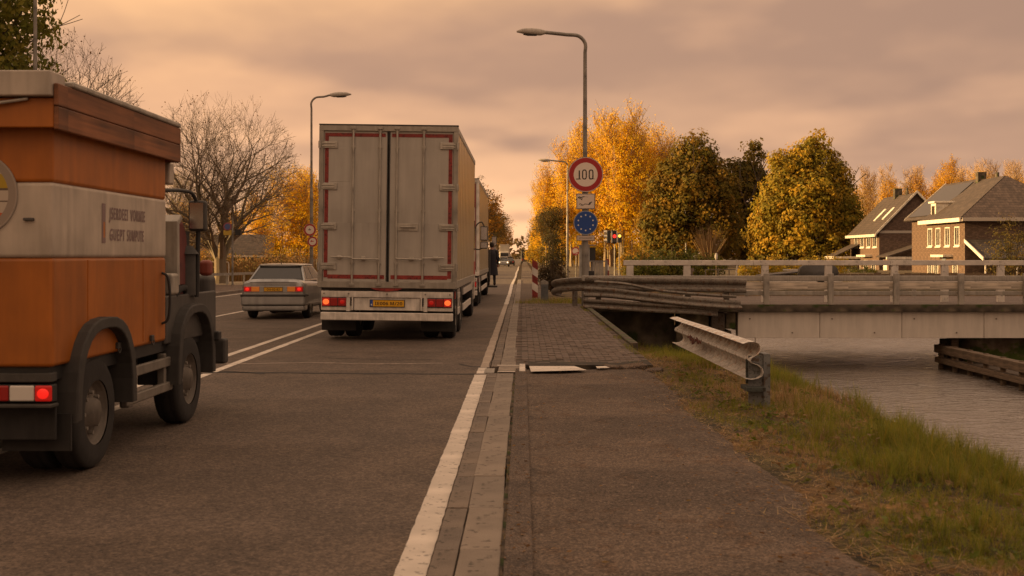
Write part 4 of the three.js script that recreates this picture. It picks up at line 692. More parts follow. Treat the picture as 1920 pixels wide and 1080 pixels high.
// ---------------------------------------------------------------- lamp posts, signs, signals
function lampPost(label, x, d, h, arm, bend = 0.35, rb = 0.085, group) {
  const t = thing('street_lamp', label, 'street lamp', [x, 0, -d], 0, group), s = Math.sign(arm);
  part('pole', [rod(V(0, -0.3, 0), V(0, h * 0.52, 0), rb, rb * 0.82, 16), rod(V(0, h * 0.52, 0), V(0, h - bend, 0), rb * 0.62, rb * 0.5, 14), rod(V(0, h * 0.515, 0), V(0, h * 0.535, 0), rb * 0.86, rb * 0.64, 14)], M.postSteel, t);
  part('arm', tube([V(0, h - bend - 0.02, 0), V(0, h - bend * 0.45, 0), V(s * bend * 0.35, h - bend * 0.06, 0), V(s * bend * 1.1, h + 0.02, 0), V(arm * 0.62, h + 0.09, 0)], rb * 0.5, 10, 40), M.postSteel, t);
  const prof = [[0, -0.02, 0.02], [0.06, -0.06, 0.06], [0.2, -0.10, 0.10], [0.45, -0.09, 0.13], [0.75, -0.045, 0.12], [0.95, 0.0, 0.05]], q = prof.map(([u, a, b], i) => [-u, 0.03 + 0.10 * Math.sin(Math.PI * Math.min(1, u / 0.95 * 0.9 + 0.05)), a, b]);
  const hd = ringLoft(q.map(p => [p[0], p[1], p[2], p[3]]), 20, 2.4).rotateY(s > 0 ? -Math.PI / 2 : Math.PI / 2).translate(arm * 0.58, h + 0.09, 0);
  const head = part('lamp_head', hd, mat([0.5, 0.46, 0.41], 0.5, { tex: T.grime, texScale: 0.6 }), t);
  part('lens', ringLoft([[0, 0.02, -0.02, 0.0], [-0.1, 0.09, -0.05, 0.0], [-0.35, 0.10, -0.045, 0.0], [-0.5, 0.03, -0.02, 0.0]], 16, 2.2).rotateY(s > 0 ? -Math.PI / 2 : Math.PI / 2).translate(arm * 0.58 + s * 0.25, h + 0.03, 0), M.plastic, head);
  part('base_door', box(0.09, 0.4, 0.02, 0, 0.6, rb * 0.94, 0.004), M.postSteel, t);
  return t;
}
const LD = 35.0;
lampPost('tall grey lamp post carrying the round signs at the pavement edge', XO(1097, LD), LD, YO(66, LD), -2.05, 0.55, 0.115);
lampPost('grey lamp post behind the lorry on the far side of the road', XO(584, 48), 48, YO(182, 48), 1.3, 0.5, 0.085);
lampPost('thin lamp post against the yellow trees beyond the bush', XO(1064, 82), 82, YO(303, 82), -2.05, 0.5, 0.1);
lampPost('most distant thin lamp post down the right side of the road', XO(1039, 205), 205, 8.4, -2, 0.5, 0.1);
lampPost('lamp post above the orange truck at the left edge', XO(66, 29), 29, 9.6, 1.4, 0.5, 0.085);
function signDisc(parent, name, r, x, y, z, faceTex, rim = M.postSteel, tilt = 0) {
  const g = part(name, [disc(r, 0.025, 0, 0, 0, 48), bx(-0.03, 0.03, -0.04, 0.04, -0.08, -0.01)].map(q => q.rotateZ(tilt).translate(x, y, z)), rim, parent);
  part('sign_face', new THREE.CircleGeometry(r * 0.985, 48).rotateZ(tilt).translate(x, y, z + 0.016), printed(faceTex, 0.5), g, true); return g;
}
const speedTex = canvasTex(512, 512, (c, W) => {
  const k = W / 2; c.fillStyle = '#c9b4a4'; c.fillRect(0, 0, W, W); c.fillStyle = '#a01c1c'; c.beginPath(); c.arc(k, k, k * 0.955, 0, 7); c.fill(); c.fillStyle = '#dccdbd'; c.beginPath(); c.arc(k, k, k * 0.69, 0, 7); c.fill();
  c.strokeStyle = '#1a1510'; c.lineWidth = 19; c.beginPath(); c.moveTo(k - 93, k - 60); c.lineTo(k - 93, k + 64); c.stroke(); c.lineWidth = 13; c.beginPath(); c.moveTo(k - 142, k + 66); c.lineTo(k - 72, k + 66); c.stroke();
  c.lineWidth = 17; for (const [x, e] of [[k - 18, 0], [k + 80, 1]]) { c.beginPath(); c.moveTo(x - 27, k - 30); c.quadraticCurveTo(x - 27, k - 66, x, k - 66); c.quadraticCurveTo(x + 27, k - 66, x + 27, k - 30); c.lineTo(x + 27, k + 28); c.quadraticCurveTo(x + 27, k + 66, x, k + 66); c.quadraticCurveTo(x - 27, k + 66, x - 27, k + 28); c.closePath(); c.stroke(); if (e) { c.lineWidth = 10; c.beginPath(); c.moveTo(x + 10, k + 64); c.lineTo(x + 50, k + 64); c.stroke(); } }
});
const starTex = canvasTex(512, 512, (c, W) => { const k = W / 2; c.fillStyle = '#8d8f93'; c.fillRect(0, 0, W, W); c.fillStyle = '#123f86'; c.beginPath(); c.arc(k, k, k * 0.94, 0, 7); c.fill(); c.fillStyle = '#d9d2c4'; for (let i = 0; i < 10; i++) { const a = i / 10 * Math.PI * 2 - Math.PI / 2, x = k + Math.cos(a) * k * 0.64, y = k + Math.sin(a) * k * 0.64; c.beginPath(); for (let j = 0; j < 10; j++) { const r = j % 2 ? 11 : 24, b = a + j * Math.PI / 5; c.lineTo(x + Math.cos(b) * r, y + Math.sin(b) * r); } c.closePath(); c.fill(); } });
const markTex = canvasTex(512, 420, (c, W, H) => { c.fillStyle = '#d3c2b2'; c.fillRect(0, 0, W, H); c.strokeStyle = '#3a2e26'; c.lineWidth = 12; c.strokeRect(10, 10, W - 20, H - 20); c.fillStyle = '#191410'; c.strokeStyle = '#191410'; c.lineCap = 'round'; c.lineJoin = 'round'; c.lineWidth = 26; c.beginPath(); c.moveTo(50, 110); c.lineTo(80, 85); c.lineTo(125, 110); c.lineTo(165, 90); c.lineTo(215, 80); c.stroke(); c.lineWidth = 20; c.beginPath(); c.moveTo(70, 120); c.lineTo(120, 140); c.lineTo(150, 170); c.moveTo(130, 150); c.lineTo(165, 130); c.stroke(); c.lineWidth = 6; c.beginPath(); c.moveTo(215, 80); c.lineTo(320, 90); c.stroke(); c.lineWidth = 18; c.beginPath(); c.moveTo(75, 300); c.lineTo(100, 275); c.lineTo(150, 300); c.lineTo(180, 320); c.lineTo(230, 285); c.lineTo(300, 290); c.lineTo(350, 300); c.stroke(); c.lineWidth = 26; c.beginPath(); c.moveTo(345, 305); c.lineTo(370, 255); c.lineTo(425, 230); c.moveTo(360, 300); c.lineTo(390, 270); c.stroke(); c.lineWidth = 12; c.beginPath(); c.moveTo(110, 320); c.lineTo(160, 330); c.stroke(); });
const smallTex = canvasTex(512, 128, (c, W, H) => { c.fillStyle = '#bfae9f'; c.fillRect(0, 0, W, H); c.strokeStyle = '#5a4c42'; c.lineWidth = 10; c.strokeRect(8, 8, W - 16, H - 16); c.fillStyle = '#4c3f38'; c.font = 'bold 52px sans-serif'; c.textAlign = 'center'; c.textBaseline = 'middle'; c.fillText('UITGEZONDERD', W / 2, H / 2 + 2, 400); });
{
  const X = XO(1097.5, LD), z = -LD + 0.16, k = LD / F;
  const s1 = thing('speed_sign', 'round red and white 100 sign, digits upside down, on the lamp post', 'road sign', [X, YO(328, LD), z]); signDisc(s1, 'sign_plate', 33 * k, 0, 0, 0, speedTex);
  const s2 = thing('pictogram_sign', 'small white rectangular sign with black marks below the 100 sign', 'road sign', [X, YO(378, LD), z]); const p2 = part('sign_plate', box(35 * k, 29 * k, 0.022, 0, -14.5 * k, 0, 0.01), M.postSteel, s2); part('sign_face', facePlate(34 * k, 28 * k, 0, 0, 0.015), printed(markTex, 0.5), p2, true); part('bracket', bx(-0.03, 0.03, -0.04, 0.04, -0.08, -0.01), M.postSteel, p2);
  const s3 = thing('blue_sign', 'round blue sign with ring of white stars on the lamp post', 'road sign', [X, YO(418, LD), z]); signDisc(s3, 'sign_plate', 22.8 * k, 0, 0, 0, starTex);
  const s4 = thing('text_sign', 'narrow pale text plate under the blue star sign', 'road sign', [X, YO(446.5, LD), z]); const p4 = part('sign_plate', box(34 * k, 10 * k, 0.022, 0, -5 * k, 0, 0.01), M.postSteel, s4); part('sign_face', facePlate(33 * k, 9.4 * k, 0, 0, 0.015), printed(smallTex, 0.5), p4, true); part('bracket', bx(-0.03, 0.03, -0.04, 0.04, -0.08, -0.01), M.postSteel, p4);
}
const redRing = (mark) => canvasTex(256, 256, (c, W) => { const k = W / 2; c.fillStyle = '#b8a090'; c.fillRect(0, 0, W, W); c.fillStyle = '#a02420'; c.beginPath(); c.arc(k, k, k * 0.97, 0, 7); c.fill(); c.fillStyle = '#d8c8b8'; c.beginPath(); c.arc(k, k, k * 0.72, 0, 7); c.fill(); mark(c, k); });
{
  const d = 47.7, k = d / F, t = thing('round_sign', 'upper round red bordered sign on lamp post beside the lorry', 'road sign', [XO(581, d), YO(431, d), -d]);
  signDisc(t, 'sign_plate', 11.5 * k, 0, 0, 0, redRing((c, q) => { c.fillStyle = '#201812'; c.fillRect(q - 34, q - 8, 60, 14); c.fillRect(q - 10, q - 30, 14, 40); }));
  const u = thing('round_sign', 'lower round red bordered sign on lamp post beside the lorry', 'road sign', [XO(586, d), YO(453, d), -d]);
  signDisc(u, 'sign_plate', 9.5 * k, 0, 0, 0, redRing((c, q) => { c.fillStyle = '#a02420'; c.fillRect(q - 60, q - 18, 100, 20); c.fillRect(q - 30, q - 40, 20, 50); }));
  const e = thing('tilted_sign', 'tilted round red and white sign on a post behind the lamp post', 'road sign', [XO(1079, 78), 0, -78]);
  part('post', rod(V(0.03, -0.1, -0.06), V(0.03, 2.2, -0.06), 0.035, 0.035, 10), M.postSteel, e); signDisc(e, 'sign_plate', 0.30, 0, YO(471, 78), 0, redRing((c, q) => { c.fillStyle = '#a02420'; c.fillRect(0, q + 50, 256, 22); }), M.postSteel, 0.35);
}
{ // traffic signal
  const d = 70, k = d / F, t = thing('traffic_signal', 'black traffic signal showing red on a thin pole behind the handrail', 'traffic light', [XO(1151, d), 0, -d]);
  part('pole', rod(V(0.06, -0.1, -0.1), V(0.06, YO(434, d), -0.1), 0.045, 0.04, 10), M.postSteel, t);
  const h = part('signal_head', [box(0.36, 0.80, 0.2, 0, YO(456, d), 0, 0.03), bx(-0.44, -0.2, YO(456, d), YO(432, d), -0.2, 0.0, 0.03)], M.black, t);
  part('backing_strip', [bx(-0.17, -0.11, YO(455, d), YO(434, d), 0.101, 0.11), bx(0.16, 0.21, YO(455, d), YO(434, d), 0.101, 0.11)], M.whiteRail, h);
  part('red_light', disc(0.11, 0.03, 0.03, YO(443, d), 0.11, 24), mat([0.5, 0.02, 0.02], 0.3, { emissive: new THREE.Color(1, 0.03, 0.02), emissiveIntensity: 0.7 }), h);
  for (const yy of [435, 443, 451]) part('visor', new THREE.CylinderGeometry(0.09, 0.1, 0.22, 14, 1, true, -Math.PI / 2, Math.PI).rotateZ(Math.PI / 2).translate(-0.52, YO(yy, d), -0.1), M.whiteRail, h);
  part('dark_lens', [disc(0.1, 0.03, 0.03, YO(451, d), 0.11, 20)], M.glass, h);
  const t2 = thing('amber_signal', 'small lit amber signal lamp beside the red traffic signal', 'traffic light', [XO(1161.5, 74), 0, -74]);
  part('pole', rod(V(0, -0.1, -0.1), V(0, YO(436, 74), -0.1), 0.04, 0.04, 8), M.postSteel, t2); part('housing', box(0.26, 0.62, 0.2, 0, YO(455, 74), 0, 0.03), M.black, t2);
  part('amber_light', disc(0.1, 0.03, 0.0, YO(442.5, 74), 0.11, 20), mat([0.6, 0.3, 0.03], 0.3, { emissive: new THREE.Color(1, 0.55, 0.08), emissiveIntensity: 0.9 }), t2);
}
{ // small street furniture beyond the pavement
  const hut = thing('bridge_cabinet', 'grey metal cabinet with dark side behind the lamp post', 'cabinet', [XO(1101, 60), 0, -60]);
  part('shell', bx(-0.42, 0.12, -0.05, YO(461, 60), -0.4, 0.4, 0.02), mat([0.34, 0.34, 0.33], 0.6, { tex: T.grime, texScale: 1 }), hut); part('side_panel', bx(0.125, 0.42, 1.35, YO(464, 60), -0.4, 0.3, 0.02), M.black, hut); part('lid', bx(-0.46, 0.46, YO(460.8, 60), YO(459, 60), -0.45, 0.45, 0.01), M.steel, hut); part('leg', bx(0.2, 0.3, -0.05, 1.35, -0.2, 0.0), M.postSteel, hut);
  const f = thing('barred_gate', 'grey gate of vertical bars behind the crash barrier', 'gate', [XO(1117, 47), 0, -47]);
  part('top_bar', bx(-0.36, 0.40, 1.36, 1.41, -0.03, 0.03), M.steel, f); part('bottom_bar', bx(-0.36, 0.40, 0.25, 0.30, -0.03, 0.03), M.steel, f);
  for (let i = 0; i < 4; i++) part('panel', bx(-0.12 + i * 0.115, -0.02 + i * 0.115, 0.3, 1.36, -0.02, 0.015), M.greyRail, f);
  part('gate_post', bx(0.40, 0.50, 0, 1.42, -0.05, 0.05), M.steel, f); part('gate_post', bx(-0.44, -0.36, 0, 1.42, -0.05, 0.05), M.steel, f);
  const tr = thing('rubbish_bin', 'small black bin hanging behind the crash barrier', 'bin', [XO(1107, 46), 0, -46]); part('bin_body', prism([[-0.13, 0.62], [0.13, 0.50], [0.13, 0.98], [-0.13, 0.98]], 0.25, 0.01), M.black, tr); part('stand', rod(V(0, -0.05, 0.1), V(0, 0.6, 0.1), 0.03), M.black, tr);
  const striped = (name, label, px, d, w, top, hgt, lean) => { const t = thing(name, label, 'post', [XO(px, d), 0, -d]); const n = 5; for (let i = 0; i < n; i++) { const y0 = hgt * i / n, y1 = hgt * (i + 1) / n, sl = w * lean; part('stripe', prism([[-w / 2, Math.max(0, y0 + (i ? sl : 0))], [w / 2, Math.max(0, y0 - (i ? sl : 0))], [w / 2, y1 - sl], [-w / 2, y1 + sl]], w * 0.6).translate(0, 0, -w * 0.3), i % 2 ? M.trim : M.red, t); } return t; };
  striped('marker_post', 'red and white striped marker post on the grass island', 1003, 42, 0.21, 487, 1.42, 0.35);
  striped('bridge_post', 'thin red and white post behind the gate near the bridge', 1139.5, 58, 0.13, 490, 1.45, 0.3);
  const bin = thing('litter_bin', 'grey metal litter bin beside the striped marker post', 'bin', [XO(1021, 39), 0, -39]); part('bin_body', box(0.25, 0.62, 0.25, 0, 0, 0, 0.015), mat([0.16, 0.17, 0.18], 0.6, { metal: 0.3, tex: T.grime, texScale: 0.5 }), bin); part('hood', prism([[-0.125, 0.622], [0.125, 0.622], [0.125, 0.69], [0.0, 0.76], [-0.125, 0.71]], 0.24, 0.006).translate(0, 0, -0.12), M.greyRail, bin);
  const pole = thing('thin_pole', 'slim grey pole in front of the dark tree behind the handrail', 'pole', [XO(1286, 75), 0, -75]); part('shaft', rod(V(0, -0.1, 0), V(0, YO(457, 75), 0), 0.05, 0.04, 8), M.steel, pole); part('cap', box(0.1, 0.06, 0.1, 0, YO(457, 75), 0, 0.01), M.steel, pole);
  const ov = thing('oval_marker', 'pale oval board on a post behind the handrail', 'sign', [XO(1343, 70), 0, -70]); part('board', new THREE.SphereGeometry(0.5, 20, 14).scale(0.19, 0.44, 0.06).translate(0, YO(481, 70), 0), M.trim, ov); part('post', rod(V(0, -0.1, 0), V(0, 1.4, 0), 0.03), M.timber, ov);
  // left verge
  const gr = thing('roadside_railing', 'low dark railing along the far footway behind the car', 'railing', [0, 0, 0]);
  const pts = [V(-19.5, 0.62, -52), V(-17.2, 0.64, -55), V(-15.6, 0.64, -59), V(-14.9, 0.6, -63), V(-14.6, 0.2, -66)]; part('rail', sweep(pts, [[0, 0.07], [0.05, 0.07], [0.05, -0.07], [0, -0.07]], () => V(0, 1, 0), 30), M.greyRail, gr);
  for (const [x, dd] of [[-19.5, 52], [-18.3, 53.5], [-17.2, 55], [-16.3, 57], [-15.6, 59], [-15.2, 61]]) part('post', bx(x - 0.05, x + 0.05, 0, 0.66, -dd - 0.1, -dd - 0.02), M.greyRail, gr);
  const hp = thing('white_hoop', 'pair of thin white hoop barriers below the bare tree', 'barrier', [XO(408, 62), 0, -62]); for (const o of [-0.4, 0.3]) part('hoop', tube([V(o - 0.3, 0, 0), V(o - 0.3, 1.2, 0), V(o - 0.27, 1.25, 0), V(o + 0.27, 1.25, 0), V(o + 0.3, 1.2, 0), V(o + 0.3, 0, 0)], 0.03, 6, 60), M.trim, hp);
  const sp = thing('sign_pole', 'thin pale pole with round and yellow signs in front of the bare tree', 'road sign', [XO(436, 58), 0, -58]); part('pole', rod(V(0, -0.1, 0), V(0, YO(407, 58), 0), 0.055, 0.045, 8), M.steel, sp);
  part('round_plate', disc(0.22, 0.02, -0.26, YO(425, 58), 0, 24), mat([0.28, 0.09, 0.11], 0.5), sp); part('inner_disc', disc(0.15, 0.02, -0.26, YO(425, 58), 0.006, 24), mat([0.08, 0.11, 0.25], 0.5), sp); part('yellow_plate', box(0.42, 0.26, 0.02, -0.26, YO(441, 58), 0, 0.005), mat([0.5, 0.33, 0.05], 0.5), sp); part('dark_plate', box(0.3, 0.3, 0.02, 0.28, YO(441, 58), 0, 0.01), M.black, sp); part('cross_arm', bx(-0.4, 0.4, YO(434, 58), YO(433, 58), -0.03, -0.01), M.steel, sp);
}
// far traffic
function farCar(label, x, d, c, lit) {
  const t = thing('distant_car', label, 'car', [x, 0, -d]);
  part('body', ringLoft([[0, 0.75, 0.35, 0.75], [-0.1, 0.84, 0.25, 0.85], [-1.2, 0.86, 0.22, 0.95], [-3.0, 0.86, 0.22, 0.98], [-4.1, 0.82, 0.3, 0.95], [-4.2, 0.74, 0.4, 0.8]], 20, 4), c, t);
  part('cabin', ringLoft([[-0.95, 0.7, 0.9, 0.98], [-1.6, 0.62, 0.9, 1.42], [-2.9, 0.62, 0.9, 1.44], [-3.6, 0.7, 0.9, 1.0]], 16, 4), M.glass, t);
  part('roof', ringLoft([[-1.5, 0.56, 1.38, 1.43], [-2.2, 0.6, 1.38, 1.48], [-3.0, 0.56, 1.38, 1.45]], 16, 3), c, t);
  for (const s of [-1, 1]) { part(lit ? 'headlight' : 'tail_light', disc(0.09, 0.05, s * 0.6, 0.66, 0.02, 14), lit ? mat([0.8, 0.7, 0.5], 0.3, { emissive: new THREE.Color(1, 0.7, 0.35), emissiveIntensity: 1.6 }) : M.lampRedDim, t); for (const z of [-0.8, -3.3]) wheel(t, s * 0.75, 0.3, z, 0.3, 0.2, rimGrey, s, 14); }
}
farCar('distant pale car coming towards us with headlights on', XO(944, 165), 165, silver, true);
farCar('distant dark car right behind the pale oncoming car', XO(955, 182), 182, M.plastic, false);
farCar('distant dark red car beside the far pale lorry', XO(930, 200), 200, mat([0.12, 0.03, 0.025], 0.4), false);
{
  const t = thing('distant_lorry', 'far pale box lorry at the end of the road', 'lorry', [XO(946, 260), 0, -260]);
  part('box', bx(-1.1, 1.1, 1.0, 4.3, -6, 0, 0.05), boxGrey, t); part('cab', bx(-1.1, 1.1, 0.5, 2.6, 0.02, 1.9, 0.15), M.white, t); part('windscreen', bx(-0.95, 0.95, 1.5, 2.3, 1.85, 1.92), M.glass, t); for (const s of [-1, 1]) for (const z of [1.1, -4.5]) wheel(t, s * 0.95, 0.5, z, 0.5, 0.3, rimGrey, s, 12);
  const b = thing('distant_bus', 'dark bus seen far away where the road meets the horizon', 'bus', [XO(988, 235), 0, -235]);
  part('body', bx(-1.25, 1.25, 0.4, 2.7, -9, 0, 0.12), mat([0.11, 0.10, 0.085], 0.5, { tex: T.grime, texScale: 2 }), b); part('roof', bx(-1.28, 1.28, 2.70, 2.9, -9, 0.05, 0.05), M.plastic, b); part('rear_window', bx(-1.05, 1.05, 1.3, 2.1, 0.0, 0.03), M.glass, b); part('amber_panel', bx(-0.5, 0.3, 0.8, 1.35, 0.0, 0.03), M.lampAmber, b); for (const s of [-1, 1]) { part('tail_light', bx(s * 0.9, s * 1.1, 0.7, 1.0, 0.0, 0.03), M.lampRedDim, b); for (const z of [-1.8, -7]) wheel(b, s * 1.05, 0.48, z, 0.48, 0.3, rimGrey, s, 12); }
}
// ---------------------------------------------------------------- buildings
const brickWall = mat([0.15, 0.105, 0.082], 0.9, { tex: T.brick, texScale: 1.05 }), brickPale = mat([0.145, 0.096, 0.07], 0.9, { tex: T.brick, texScale: 1.05 }), roofTile = mat([0.078, 0.06, 0.052], 0.8, { tex: T.tile, texScale: 3.2 }), roofDark = mat([0.08, 0.068, 0.062], 0.7, { tex: T.tile, texScale: 3.2 });
function roofSlab(pts, t, m, parent, name) {                  // planar quad given as Vector3s, thickness t
  return part(name, quadSlab(...pts, t), m, parent);
}
function sideWindow(h, x, y0, y1, z, w, panes = 2) {          // window in a wall that faces -x
  const f = part('window', [bx(x - 0.06, x + 0.04, y0, y0 + 0.12, z - w / 2, z + w / 2, 0.01), bx(x - 0.06, x + 0.04, y1 - 0.12, y1, z - w / 2, z + w / 2, 0.01), bx(x - 0.06, x + 0.04, y0 + 0.12, y1 - 0.12, z - w / 2, z - w / 2 + 0.13), bx(x - 0.06, x + 0.04, y0 + 0.12, y1 - 0.12, z + w / 2 - 0.13, z + w / 2), bx(x - 0.05, x + 0.03, y0 + 0.12, y1 - 0.12, z - 0.035, z + 0.035)], M.trim, h);
  part('pane', bx(x - 0.022, x - 0.012, y0 + 0.1, y1 - 0.1, z - w / 2 + 0.1, z + w / 2 - 0.1), M.glass, f);
  part('curtain', bx(x + 0.0, x + 0.015, y0 + 0.1, y1 - 0.1, z - w / 2 + 0.1, z + w / 2 - 0.1), mat([0.5, 0.46, 0.4], 0.9, { tex: T.wood, texScale: [0.5, 2] }), f);
  part('sill', bx(x - 0.12, x, y0 - 0.09, y0 - 0.005, z - w / 2 - 0.08, z + w / 2 + 0.08), M.trim, f);
}
{
  const h = thing('gabled_house', 'brown brick gabled house with white verge boards beyond the bridge', 'house', [0, 0, 0]);
  const x0 = 41.7, x1 = 50.3, z0 = -131, z1 = -142.2, e = 4.62, rz = 9.0, xm = 46, g0 = -1.3;
  part('wall', [bx(x0, x0 + 0.25, g0, e, z1, z0 - 0.25), bx(x1 - 0.25, x1, g0, e, z1, z0), bx(x0, x1, g0, e, z1 - 0.25, z1)], brickPale, h);
  part('gable_wall', prism([[x0, g0], [x1, g0], [x1, e], [xm, rz - 0.15], [x0, e]], 0.25).translate(0, 0, z0 - 0.25), brickWall, h);
  const k = (rz - e) / (xm - x0), ov = 0.55, ey = e - k * ov;
  const r1 = roofSlab([V(x0 - ov, ey, z0 + 0.35), V(xm, rz, z0 + 0.35), V(xm, rz, z1 - 0.3), V(x0 - ov, ey, z1 - 0.3)].reverse(), 0.14, roofTile, h, 'roof');
  roofSlab([V(x1 + ov, ey, z0 + 0.35), V(xm, rz, z0 + 0.35), V(xm, rz, z1 - 0.3), V(x1 + ov, ey, z1 - 0.3)], 0.14, roofTile, h, 'roof');
  part('verge_board', [quadSlab(V(x0 - ov, ey - 0.05, z0 + 0.36), V(xm, rz - 0.02, z0 + 0.36), V(xm, rz + 0.28, z0 + 0.36), V(x0 - ov, ey + 0.25, z0 + 0.36), 0.06), quadSlab(V(xm, rz - 0.02, z0 + 0.36), V(x1 + ov, ey - 0.05, z0 + 0.36), V(x1 + ov, ey + 0.25, z0 + 0.36), V(xm, rz + 0.28, z0 + 0.36), 0.06)], M.trim, h);
  part('gutter_board', bx(x0 - ov - 0.12, x0 - ov + 0.1, ey - 0.22, ey + 0.1, z1 - 0.3, z0 + 0.35, 0.02), M.trim, h);
  part('band_course', [bx(x0 + 0.05, xm - 0.5, e - 0.35, e - 0.05, z0 - 0.01, z0 + 0.04), bx(xm + 0.5, x1, e - 0.35, e - 0.05, z0 - 0.01, z0 + 0.04)], mat([0.40, 0.36, 0.31], 0.7), h);
  for (const d of [139.9, 137.5, 134.9, 132.5]) sideWindow(h, x0, 2.62, 4.25, -d, 1.45);
  for (const d of [139, 136, 133]) sideWindow(h, x0, -0.7, 1.1, -d, 1.6);
  for (const [u, v] of [[136.5, 0.42], [133.6, 0.44]]) { const sk = roofSlab([V(lerp(x0, xm, v - 0.16), lerp(e, rz, v - 0.16) + 0.16, -u - 0.35), V(lerp(x0, xm, v + 0.16), lerp(e, rz, v + 0.16) + 0.16, -u - 0.35), V(lerp(x0, xm, v + 0.16), lerp(e, rz, v + 0.16) + 0.16, -u + 0.35), V(lerp(x0, xm, v - 0.16), lerp(e, rz, v - 0.16) + 0.16, -u + 0.35)], 0.1, M.trim, h, 'skylight'); }
  part('chimney', bx(45.5, 46.4, rz - 0.4, rz + 0.85, -137.6, -136.9, 0.02), M.darkConcrete, h);
  part('chimney_pot', rod(V(46, rz - 0.1, -134), V(46, rz + 0.75, -134), 0.18, 0.15), M.darkConcrete, h);
  part('porch_canopy', bx(x0 - 0.9, x0, 1.5, 1.75, -137, -133.5, 0.03), M.trim, h);
  part('side_annex', [bx(38.6, x0, g0, 1.25, z1, -138.5)], brickPale, h);
  part('annex_fascia', bx(38.4, x0 - 0.03, 1.25, 1.55, z1 - 0.2, -138.2, 0.02), M.trim, h);
  roofSlab([V(38.5, 1.5, -138.3), V(38.5, 1.5, z1), V(x0, 3.0, z1), V(x0, 3.0, -138.3)].reverse(), 0.1, roofTile, h, 'annex_roof');
  part('garage', bx(41.5, 46.8, g0, 1.2, -129, -127), brickPale, h);
  part('garage_fascia', bx(41.2, 44.6, 1.18, 1.5, -127, -126.8, 0.02), M.trim, h);
  roofSlab([V(41.3, 1.45, -126.9), V(47, 3.3, -126.9), V(47, 3.3, -130.9), V(41.3, 1.45, -130.9)], 0.12, roofTile, h, 'garage_roof');
  part('garage_window', [bx(41.42, 41.5, -0.8, 1.0, -128.6, -127.4)], M.trim, h);
}
{
  const h = thing('hipped_house', 'larger dark brick house with hipped roof and dormer at the right edge', 'house', [0, 0, 0]);
  const x0 = 37.5, x1 = 47.9, z0 = -95, z1 = -104, e = 4.7, rz = 8.6, xm = 42.7, g0 = -1.3, ov = 0.6;
  part('wall', [bx(x0, x0 + 0.25, g0, e, z1, z0 - 0.25), bx(x1 - 0.25, x1, g0, e, z1, z0), bx(x0 + 1.6, x1, g0, e + 0.4, z1 - 8.5, z1)], brickPale, h);
  part('end_wall', bx(x0, x1, g0, e, z0 - 0.25, z0), brickWall, h);
  const a = V(x0 - ov, e, z0 + ov), b = V(x1 + ov, e, z0 + ov), r = V(xm, rz, z0 - 4), q = V(xm, rz, z1 - 0.2), c = V(x0 - ov, e, z1 - 0.2), d = V(x1 + ov, e, z1 - 0.2);
  roofSlab([a, b, r, r.clone()], 0.12, mat([0.115, 0.085, 0.072], 0.8, { tex: T.tile, texScale: 3.2 }), h, 'hip_roof');
  roofSlab([c, a, r, q], 0.12, roofTile, h, 'roof'); roofSlab([b, d, q, r], 0.12, roofTile, h, 'roof');
  const c2 = V(x0 + 1.0, e + 0.35, z1 - 0.25), q2 = V(xm, rz + 0.12, z1 - 0.25), q3 = V(xm, rz + 0.12, z1 - 9), c3 = V(x0 + 1.0, e + 0.35, z1 - 9);
  const rb = roofSlab([c3, c2, q2, q3], 0.12, roofTile, h, 'roof'); roofSlab([V(x1, e + 0.3, z1 - 0.25), V(x1, e + 0.3, z1 - 9), q3, q2], 0.12, roofTile, h, 'roof');
  roofSlab([c3, c2, q2, q3].map((p, i) => p.clone().add(V(-0.06, 0.10, 0)).lerp(V(xm - 2.4, (rz + e) / 2 + 0.3, z1 - 4.6), 0.16)), 0.06, mat([0.02, 0.02, 0.024], 0.35), h, 'solar_panel');
  part('verge_board', quadSlab(V(c3.x, c3.y, c3.z), V(q3.x, q3.y, q3.z), V(q3.x, q3.y + 0.25, q3.z), V(c3.x, c3.y + 0.25, c3.z), 0.05), M.trim, h);
  part('gutter_board', bx(x0 - ov - 0.12, x0 - ov + 0.12, e - 0.2, e + 0.14, z1 - 0.3, z0 + ov, 0.02), M.trim, h);
  part('eaves_board', bx(x0 - ov + 0.13, x1 + ov, e - 0.16, e + 0.13, z0 + ov - 0.05, z0 + ov + 0.1, 0.02), mat([0.42, 0.37, 0.32], 0.6), h);
  for (const dd of [103.0, 101.0, 98.8, 96.6]) sideWindow(h, x0, 2.45, 4.15, -dd, 1.15);
  for (const dd of [103, 101.5, 97]) sideWindow(h, x0, -0.9, 1.0, -dd, 1.1);
  const dm = part('dormer', bx(x0 + 0.3, x0 + 2, e + 0.25, e + 1.75, z1 + 0.3, z1 + 1.5, 0.02), M.trim, h);
  part('dormer_window', bx(x0 + 0.27, x0 + 0.3, e + 0.6, e + 1.5, z1 + 0.55, z1 + 1.25), M.glass, dm); part('dormer_roof', bx(x0 + 0.1, x0 + 2.2, e + 1.75, e + 1.92, z1 + 0.15, z1 + 1.65, 0.03), M.trim, dm);
  for (const [u, v] of [[100.5, 0.42], [98.6, 0.40]]) roofSlab([V(lerp(x0 - ov, xm, v - 0.1), lerp(e, rz, v - 0.1) + 0.14, -u - 0.3), V(lerp(x0 - ov, xm, v + 0.1), lerp(e, rz, v + 0.1) + 0.14, -u - 0.3), V(lerp(x0 - ov, xm, v + 0.1), lerp(e, rz, v + 0.1) + 0.14, -u + 0.3), V(lerp(x0 - ov, xm, v - 0.1), lerp(e, rz, v - 0.1) + 0.14, -u + 0.3)], 0.09, M.trim, h, 'skylight');
